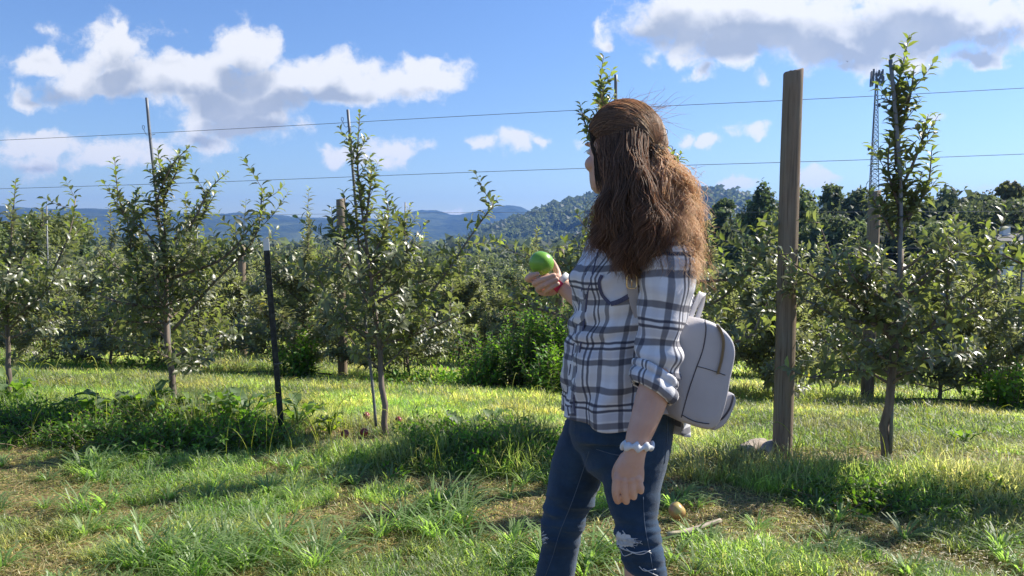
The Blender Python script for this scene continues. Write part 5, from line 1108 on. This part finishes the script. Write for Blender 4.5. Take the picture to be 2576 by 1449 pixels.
# collar
m = MB(); cc = P(1590, 585, 2.06); rg = []; uv = []
for (du, r1, r2) in ((-.03, .088, .105), (.0, .078, .09), (.028, .066, .072), (.034, .070, .078), (.012, .088, .10), (-.012, .102, .120)):
    a = np.arange(41) * 2 * math.pi / 40; rg.append(cc + TF * (r1 * np.cos(a))[:, None] + TL * (r2 * np.sin(a))[:, None] + np.stack([a * 0, a * 0, du - .03 * np.cos(a)], 1)); uv.append(np.stack([a * .1, np.full(41, du * 1.3)], 1))
m.loft(rg, False, uv, None, False); m.build('collar', M['plaid'], shirt, True, False, True)
# ------------------------------------------------------------------ scrunchie, wristband
M['scrunchie'] = mat('pale_satin', lambda t: pr(t, t.mix(t.noise(obj(t), 30, 3), (.56, .58, .60), (.68, .69, .70)), .6, .3))
def scrunchie():
    c = P(1604, 1120, 1.79); ax = P(1597, 1140, 1.787) - P(1608, 1095, 1.792); ax /= np.linalg.norm(ax); u = np.cross([0, 1, 0], ax); u /= np.linalg.norm(u); u = u + ax * .20; u /= np.linalg.norm(u); v = np.cross(ax, u); n = 150; rg = []; seg = 14; b_ = np.arange(seg) * 2 * math.pi / seg
    for i in range(n):
        a_ = i / n * 6.2832; rad = u * math.cos(a_) + v * math.sin(a_); cr = .0030 * math.sin(a_ * 7) + .0016 * math.sin(a_ * 11); q = c + rad * (.0325 + .0010 * math.sin(a_ * 9)) + ax * cr; rr = .0088 + .0014 * math.sin(a_ * 9 + 1); rg.append(q + rad * (rr * np.cos(b_) * .75)[:, None] + ax * (rr * np.sin(b_) * (1 + .15 * math.sin(a_ * 8)))[:, None])
    rg.append(rg[0]); m = MB(); m.loft(rg, False); m.build('scrunchie', M['scrunchie'], PR)
scrunchie()
def wristband():
    c = P(1413, 711, 2.341); ax = P(1440, 737, 2.33) - P(1402, 706, 2.345); ax /= np.linalg.norm(ax); u = np.array([0, 0, 1.0]); u -= ax * np.dot(u, ax); u /= np.linalg.norm(u); v = np.cross(ax, u); m1 = MB(); m2 = MB()
    def arc(m, a0, a1):
        a = np.linspace(a0, a1, 30); V = []
        for t_ in a:
            r = u * math.cos(t_) * .0335 + v * math.sin(t_) * .0265
            for s_ in (-1, 1): V.append(c + r + ax * .0098 * s_)
            for s_ in (-1, 1): V.append(c + r * .96 + ax * .0098 * s_)
        m.add(V, None, [q for i in range(29) for q in ([i * 4, i * 4 + 1, i * 4 + 5, i * 4 + 4], [i * 4 + 2, i * 4 + 6, i * 4 + 7, i * 4 + 3], [i * 4, i * 4 + 4, i * 4 + 6, i * 4 + 2], [i * 4 + 1, i * 4 + 3, i * 4 + 7, i * 4 + 5])])
    arc(m1, 1.35 , 5.2); arc(m2, -1.085, 1.35); w_ = m1.build('wristband', M['pink'], PR); m2.build('white_tab', M['white_paint'], w_)
M['pink'] = mat('pink_paper_band', lambda t: pr(t, (.50, .012, .13), .45))
wristband()
# ------------------------------------------------------------------ held apple
apple('held_apple', P(1362, 662, 2.335), .0378, 'apple_green', (R(-25), R(20), 0), 'large green apple held up in the right hand of the woman')
# ------------------------------------------------------------------ backpack
def _leather(t):
    o = obj(t); v = t.node('ShaderNodeTexVoronoi'); v.inputs['Scale'].default_value = 420; t.l.new(o, v.inputs['Vector']); n = t.noise(o, 8, 3)
    return pr(t, t.mix(t.mapr(n, .35, .65), (.40, .385, .40), (.46, .445, .455)), .55, .4, v.outputs['Distance'], .25, .0012)
M['leather'] = mat('pale_grey_leather', _leather); M['leather_edge'] = mat('dark_leather_edge', lambda t: pr(t, (.06, .055, .065), .6)); M['zip'] = mat('brass_zip', lambda t: pr(t, (.22, .17, .10), .45, .5, Metallic=.8)); M['gold'] = mat('gold_metal', lambda t: pr(t, (.75, .55, .28), .25, .5, Metallic=1.0)); M['tape'] = mat('zip_tape', lambda t: pr(t, (.26, .25, .26), .7))
BY = 1.96
BP = thing('backpack', P(1765, 1070, BY), 'pale grey leather backpack worn on the back of the woman', 'backpack')
# side outline (px) as seen, extruded across her back; she wears it square to her shoulders
OUT = [(x - 44, y - 6 - (y - 940) * .05) for x, y in [(1700,820),(1716,806),(1738,796),(1761,791),(1785,797),(1807,810),(1826,828),(1838,850),(1842,876),(1838,910),(1832,942),(1824,985),(1812,1030),(1800,1058),(1784,1072),(1762,1070),(1735,1061),(1712,1052),(1700,1035),(1694,980),(1692,920),(1694,860)]]
def extr(outline, y0, y1, rnd, name, mt, parent, n=96, slope=None):
    O = spline([(x, y, 0) for x, y in outline + outline[:1]], n + 1)[:-1]; c = O.mean(0); rg = []
    prof = [(0, -rnd), (.02, -rnd * .45), (.06, -rnd * .12), (.14, 0), (.5, .0), (.86, 0), (.94, -rnd * .12), (.98, -rnd * .45), (1, -rnd)]
    def ring(f, ins):
        out = []
        for q in O:
            d = q - c; L = np.linalg.norm(d); q2 = c + d * (1 + ins / max(L, 1)); Y = y0 + (y1 - y0) * f; base = P(q2[0], q2[1], BY)
            out.append(base + np.array([TL[0], TL[1], 0]) * (-(Y - BY) / TL[1] * -1))
        return np.array(out)
    rg.append(ring(0, -rnd * 3.2) * 1.0)
    for f, ins in prof: rg.append(ring(f, ins))
    rg.append(ring(1, -rnd * 3.2)); m = MB(); m.loft(rg, True); return m.build(name, mt, parent)
bag = extr(OUT, 1.86, 2.10, 11, 'main_bag', M['leather'], BP)
FP = [(x - 38, y) for x, y in [(1812,985),(1838,975),(1846,980),(1848,995),(1838,1025),(1822,1050),(1806,1062),(1792,1064),(1796,1030),(1804,1000)]]
extr(FP, 1.885, 2.075, 4, 'front_pocket', M['leather'], BP)
bb = bvh(bag)
def bline(pts, r, mt, nm, n=40, off=.001, par=None):
    l = surf_line(bb, pts, r, n, off); m = MB(); m.tube(l, r, 7); return m.build(nm, mt, par or BP)
bline([(1772,795),(1776,830),(1768,880),(1752,925),(1735,975),(1722,1020),(1714,1050)], .0014, M['leather_edge'], 'piping')
bline([(1716,1044),(1742,1058),(1766,1064),(1784,1066)], .0014, M['leather_edge'], 'piping'); bline([(1752,921),(1785,930),(1825,944)], .0010, M['leather_edge'], 'seam')
bline([(1795,806),(1812,830),(1820,860),(1816,900),(1806,940)], .0045, M['tape'], 'zip_tape', off=-.002); zp = bline([(1795,806),(1812,830),(1820,860),(1816,900),(1806,940)], .0013, M['zip'], 'zip', off=.0035)
l = surf_line(bb, [(1795,806),(1812,830),(1820,860),(1816,900),(1806,940)], 0, 60, .0058); m = MB()
for q in l: m.box(q, (.0034, .0008, .0009))
m.build('zip_teeth', M['zip'], zp, False)
m = MB(); fp = surf_line(bvh(bpy.data.objects['front_pocket']), [(1838,978),(1845,992),(1836,1026),(1820,1050),(1804,1060)], 0, 30, .001)
if len(fp) > 3: m.tube(fp, .0024, 6); m.build('piping', M['leather_edge'], BP)
def ribbon(pts3, w_, th_, wdir, nm, mt, parent=None, n=40):
    A = spline(pts3, n); d = np.gradient(A, axis=0); d /= np.linalg.norm(d, axis=1)[:, None]; rg = []
    for i in range(n):
        u = np.asarray(wdir, dtype=float); u = u - d[i] * np.dot(u, d[i]); u /= np.linalg.norm(u); v = np.cross(d[i], u); rg.append(np.array([A[i] + u * w_ * a_ + v * th_ * b_ for a_, b_ in ((-1, -.6), (-.85, -1), (.85, -1), (1, -.6), (1, .6), (.85, 1), (-.85, 1), (-1, .6))]))
    m = MB(); m.loft(rg); return m.build(nm, mt, parent or BP)
ribbon([P(1736,822,1.93), P(1738,796,1.94), P(1750,765,1.95), P(1762,742,1.965), P(1768,742,1.985), P(1765,765,1.99), P(1756,795,1.985), P(1750,815,1.98)], .0095, .0022, TF + np.array([0, -.5, .35]), 'handle', M['leather'])
ribbon([P(1712,815,1.87), P(1738,828,1.87), P(1754,822,1.875)], .0085, .002, (.1, -.2, 1), 'handle_tab', M['leather'], n=16); 
# shoulder strap: over the near shoulder, down the chest side, under the arm
ribbon([P(1690,640,1.99), P(1640,615,1.90), P(1600,650,1.865), P(1592,700,1.868), P(1594,745,1.885), P(1612,800,1.90), P(1650,880,1.93), P(1690,960,1.95)], .0135, .002, (1, -.15, .2), 'strap', M['leather'])
ribbon([P(1700,990,1.95), P(1718,978,1.91), P(1728,960,1.91)], .012, .002, (.2, -.2, 1), 'strap', M['leather'], n=16)
m = MB(); c = P(1589, 708, 1.845); s_ = 1.845 / F; a = np.linspace(0, 2 * math.pi, 40); rect = [c + np.array([12.5 * s_ * np.sign(math.cos(t_)) * abs(math.cos(t_)) ** .45, -.002, 17 * s_ * np.sign(math.sin(t_)) * abs(math.sin(t_)) ** .45]) for t_ in a]; m.tube(rect, .0018, 8, False); m.tube([c + [0, -.003, 14 * s_], c + [0, -.003, -14 * s_]], .0014, 6); m.build('buckle', M['gold'], BP)
m = MB(); c = P(1727, 956, 1.905); m.tube([c + np.array([8 * s_ * math.cos(t_), -.002, 10 * s_ * math.sin(t_)]) for t_ in a], .0015, 6, False); m.build('strap_ring', M['gold'], BP)
# ------------------------------------------------------------------ hair
def _hair(t):
    n = t.node('ShaderNodeNewGeometry'); a_ = attr(t); sh = t.node('ShaderNodeBsdfPrincipled'); t.put(sh.inputs['Base Color'], t.mix(1.0, a_, (.170, .128, .094), 'MULTIPLY')); sh.inputs['Roughness'].default_value = .52; sh.inputs['Specular IOR Level'].default_value = .45
    tr = t.node('ShaderNodeBsdfTranslucent'); t.put(tr.inputs[0], t.vm('MINIMUM', t.mix(1.0, a_, (.37, .275, .185), 'MULTIPLY'), (.93, .78, .60))); m = t.node('ShaderNodeMixShader'); m.inputs[0].default_value = .58; t.l.new(sh.outputs[0], m.inputs[1]); t.l.new(tr.outputs[0], m.inputs[2]); return m.outputs[0]
M['hair'] = mat('wavy_brown_hair', _hair)
def strands(curves, r, name, parent, seedc=0, light=1.0):
    """curves: array (k, n, 3) -> three-sided tapering tubes"""
    C = np.asarray(curves); k, n, _ = C.shape; d = np.gradient(C, axis=1); d /= np.linalg.norm(d, axis=2)[:, :, None] + 1e-9; ref = np.array([.3, -.8, .5]); u = np.cross(d, ref); u /= np.linalg.norm(u, axis=2)[:, :, None] + 1e-9; v = np.cross(d, u)
    rr = r * np.interp(np.linspace(0, 1, n), [0, .1, .7, 1], [.8, 1, .85, .25])[None, :, None]; V = np.stack([C + (u * math.cos(q) + v * math.sin(q)) * rr for q in (0, 2.094, 4.189)], 2)
    i = (np.arange(k)[:, None] * n + np.arange(n - 1)[None]).ravel() * 3; Q = np.concatenate([np.stack([i + a_, i + (a_ + 1) % 3, i + 3 + (a_ + 1) % 3, i + 3 + a_], 1) for a_ in range(3)])
    rs = np.random.RandomState(seedc); c = rs.uniform(.55, 1.35, k)[:, None, None] * (np.array([1., 1, 1]) * light) * np.ones((k, n * 3, 1)); c[rs.rand(k) < .12] *= 1.5
    return mk(name, V.reshape(-1, 3), [Q], M['hair'], parent, True, c.reshape(-1, 3))
rsH = np.random.RandomState(21); hair_root = None
def skull(f, l, u, k=1.0):   # direction -> point on a hair-thickened skull
    d = np.array([f, l, u], dtype=float); d /= np.linalg.norm(d); return H(d[0] * .112 * k - .006, d[1] * .094 * k, d[2] * .119 * k + .002)
TIE = H(-.112, .012, -.022)
base = MB()
# inner mass so that nothing shows through
rg = []
for (u, hf, hl, sh) in ((-.10, .060, .060, -.030), (-.06, .085, .080, -.024), (-.02, .096, .088, -.018), (.02, .103, .090, -.010), (.05, .104, .088, -.004), (.08, .094, .078, -.004), (.100, .070, .056, -.006), (.110, .035, .03, -.008)):
    a = np.arange(28) * 2 * math.pi / 28; rg.append(np.array([H(sh + hf * math.cos(q) * ((.10 if u < .03 else .72) if math.cos(q) > 0 and u < .06 else 1), hl * math.sin(q) * (1 if math.cos(q) < .3 else .96), u) for q in a]))
base.loft(rg)
limb_m(base, [P(1612, 380, 2.02), P(1606, 470, 1.99), P(1602, 560, 1.93), P(1612, 630, 1.87)], [(.070, .06), (.070, .055), (.055, .035), (.025, .012)], 14)
limb_m(base, [TIE, P(1664, 470, 1.95), P(1692, 560, 1.92), P(1712, 630, 1.92)], [(.030, .03), (.042, .04), (.052, .045), (.03, .03)], 14)
hb = base.build('hair', M['hair'], PR, True, False); a_ = hb.data.color_attributes.new('col', 'FLOAT_COLOR', 'POINT'); a_.data.foreach_set('color', np.tile(np.array([.55, .55, .55, 1], dtype=np.float32), len(hb.data.vertices)))
# A: swept back over the crown to the tie
def group(n, fn, m=22): return np.array([fn(i) for i in range(n)])
def A_(i):
    s_ = rsH.uniform(-1, 1); ang = s_ * 1.75; up = rsH.uniform(.0, .95) ** 1.0; front = math.cos(ang) * .85; side = math.sin(ang) * .95; up = .32 + .75 * rsH.rand() if abs(s_) < .45 else -.02 + .9 * rsH.rand()
    front = min(front, .8); r0 = np.array([front, side, max(up, .20 + .62 * max(0, front - .15))]); r0 /= np.linalg.norm(r0); tgt = np.array([-1, .10, -.18]); tgt /= np.linalg.norm(tgt); t = np.linspace(0, 1, 22); out = []
    k = rsH.uniform(.985, 1.035); ph = rsH.rand() * 6.28; mid = (r0 + tgt) + np.array([0, 0, (.75 + .5 * r0[2]) * rsH.uniform(.15, 1.05)]); mid /= np.linalg.norm(mid)
    for q in t:
        d = r0 * (1 - q) ** 2 + 2 * mid * q * (1 - q) + tgt * q * q; d /= np.linalg.norm(d); kk = k * (1 + .025 * math.sin(q * math.pi)) - .02 * q; p = skull(*d, kk); out.append(p + HU * .0045 * math.sin(q * 10 + ph) + HL * .0035 * math.cos(q * 8 + ph))
    return np.array(out)
strands(group(3400, A_), .00075, 'crown_hair', hb, 1, np.array([1.75, 1.55, 1.4]))
# B: loose curtain hanging at the near side, from temple to nape
def wavy(pts, n, amp, fr, ph, d1, d2):
    A = spline(pts, n); t = np.linspace(0, 1, n)[:, None]; return A + d1 * (amp * t ** .6 * np.sin(fr * t + ph)) + d2 * (amp * .8 * t ** .6 * np.cos(fr * .9 * t + ph * 1.7))
EX = np.array([1.0, 0, 0]); EY = np.array([0, 1.0, 0])
def lock_B():
    u = rsH.rand() ** .9; az = -.02 - .98 * u; p0 = np.array([math.sin(az), math.cos(az), rsH.uniform(-.15, .50)])
    if u < .30: ex = 1500 + 85 * rsH.rand(); ey = rsH.uniform(545, 625) + (ex - 1488) * .45; Y = rsH.uniform(1.85, 1.95)
    elif u < .74: ex = rsH.uniform(1545, 1645); ey = rsH.uniform(600, 712) - abs(ex - 1600) * .40; Y = rsH.uniform(1.81, 1.86)
    else: ex = rsH.uniform(1610, 1685); ey = rsH.uniform(575, 675); Y = rsH.uniform(1.79, 1.86)
    e = P(ex, ey, Y); amp = rsH.uniform(.009, .019); fr = rsH.uniform(11, 18); ph = rsH.rand() * 6.28; tone = rsH.uniform(.75, 1.3); out = []
    for k in range(95):
        d = p0 + rsH.normal(size=3) * [.10, .06, .10]; a = skull(*d, rsH.uniform(.995, 1.03)); spread = rsH.normal(size=3) * [.008, .006, .010]; ee = e + spread * rsH.uniform(.6, 1.6)
        m1 = a * .62 + ee * .38 + HL * .022; m1[2] = a[2] + (ee[2] - a[2]) * .38
        if u < .40: m1[0] = a[0] + .012
        m2 = a * .22 + ee * .78 + np.array([0, -.012, 0]); m2[2] = a[2] + (ee[2] - a[2]) * .74
        out.append(wavy([a, m1, m2, ee], 28, amp * rsH.uniform(.75, 1.25), fr * rsH.uniform(.97, 1.03), ph + rsH.normal() * .2, EX, EY))
    return out
strands(np.array([q for _ in range(58) for q in lock_B()]), .00085, 'loose_side_hair', hb, 2, np.array([1.40, 1.22, 1.12]))
# C: wavy mass falling from the tie over the back
def lock_C():
    u = rsH.rand(); ex = 1638 + 112 * u ** .8 + rsH.normal() * 5; ey = rsH.uniform(540, 716) if u > .35 else rsH.uniform(590, 690); Y = rsH.uniform(1.80, 2.02); e = P(ex, ey, Y)
    o_ = rsH.uniform(.35, 1.0); amp = rsH.uniform(.009, .018); fr = rsH.uniform(17, 28); ph = rsH.rand() * 6.28; dy = rsH.normal() * .018 - .042 * (1 - .6 * u); out = []
    for k in range(62):
        p0 = TIE + rsH.normal(size=3) * .010; ee = e + rsH.normal(size=3) * [.009, .009, .012]; q = ee[0] - p0[0]; m0 = p0 + np.array([.006 * o_ + .006 * u, -.01 * rsH.rand(), -.02])
        m1 = p0 + np.array([q * (.30 + .26 * u) + .006 * u, -.016 + dy + rsH.normal() * .006, (ee[2] - p0[2]) * .36]) + rsH.normal(size=3) * .004; m2 = p0 + np.array([q * (.80 + .18 * u), (ee[1] - p0[1]) * .7, (ee[2] - p0[2]) * .72]) + rsH.normal(size=3) * .005
        out.append(wavy([p0, m0, m1, m2, ee], 34, amp * rsH.uniform(.7, 1.3), fr * rsH.uniform(.95, 1.05), ph + rsH.normal() * .3, EX, EY))
    return out
strands(np.array([q for _ in range(110) for q in lock_C()]), .00075, 'ponytail', hb, 3, np.array([3.9, 3.6, 3.3]))  # raised tint paints the golden backlight into the colour of these strands
# D: knot at the tie and stray curls, flyaways
def D_(i):
    c = TIE + np.array([rsH.normal() * .016, -.012 + rsH.normal() * .01, rsH.normal() * .020 - .01]); r = rsH.uniform(.006, .016); a0 = rsH.rand() * 6.28; t = np.linspace(0, rsH.uniform(2.5, 6), 14); u = rsH.normal(size=3); u /= np.linalg.norm(u); v = np.cross(u, [0, 1, 0]); v /= np.linalg.norm(v)
    return np.array([c + u * r * math.cos(a0 + q) + v * r * math.sin(a0 + q) + HU * -.002 * q for q in t])
strands(group(160, D_, 14), .0009, 'knot_curls', hb, 4, .8)
def F_(i):
    k = rsH.rand()
    if k < .35: d = rsH.normal(size=3) * [1, 1, .3] + [0, 0, 1.2]; p0 = skull(*d, 1.02); dv = rsH.normal(size=3) * .020 + np.array([.02, 0, .012])
    elif k < .72: p0 = P(rsH.uniform(1690, 1768), rsH.uniform(420, 700), rsH.uniform(1.85, 2.0)); lim = np.interp((590 - (p0[2] - 1.3) * -942) * 0 + 0, [0, 1], [0, 0]); f = (p0[2] - P(0, 700, 1.95)[2]) / .3; p0[0] = P(1700 + 66 * (1 - min(max(f, 0), 1)) ** .6, 500, 1.95)[0]; dv = np.array([rsH.uniform(.005, .03), rsH.normal() * .01, rsH.uniform(-.05, .02)])
    else: p0 = P(rsH.uniform(1486, 1515), rsH.uniform(500, 620), rsH.uniform(1.9, 2.0)); dv = np.array([-rsH.uniform(.0, .03), 0, rsH.uniform(-.05, .0)])
    t = np.linspace(0, 1, 14)[:, None]; w_ = rsH.normal(size=3) * .006; return p0 + dv * t * 1.5 + w_ * np.sin(t * rsH.uniform(5, 11)) * t + HU * -.01 * t * t
strands(group(480, F_, 14), .0004, 'flyaway_hair', hb, 5, np.array([2., 1.9, 1.8]))
# hair around the face: swept from the temple, small curl in front of the ear
def E_(i):
    p0 = H(.045 + rsH.uniform(-.02, .012), .068 + rsH.uniform(-.004, .006), .048 + rsH.uniform(-.012, .02)); e = H(-.010 + rsH.uniform(-.02, .018), .090 + rsH.uniform(-.002, .006), -.11 + rsH.uniform(-.02, .03)); m1 = H(.030, .086, .0 + rsH.uniform(-.015, .01)); return wavy([p0, m1, e], 20, .003, 12, rsH.rand() * 1.5, EX, EY)
strands(group(160, E_, 20), .0007, 'temple_hair', hb, 6, .65)
# ------------------------------------------------------------------ haze
def haze():
    m = MB(); zt = 195.0; zb = -62.0; m.box((0, 1850, (zt + zb) / 2), (5200, 2150, (zt - zb) / 2)); o = m.build('haze', None, None, False)
    mm = bpy.data.materials.new('haze'); mm.use_nodes = True; t = NT(mm.node_tree); t.n.clear(); v = t.node('ShaderNodeVolumePrincipled'); v.inputs['Color'].default_value = (.20, .43, 1, 1); v.inputs['Density'].default_value = HAZE_D; v.inputs['Anisotropy'].default_value = .3
    u = t.node('ShaderNodeOutputMaterial'); t.l.new(v.outputs[0], u.inputs[1]); o.data.materials.append(mm); tag(o, kind='stuff')
HAZE_D = 2.0e-4
haze()
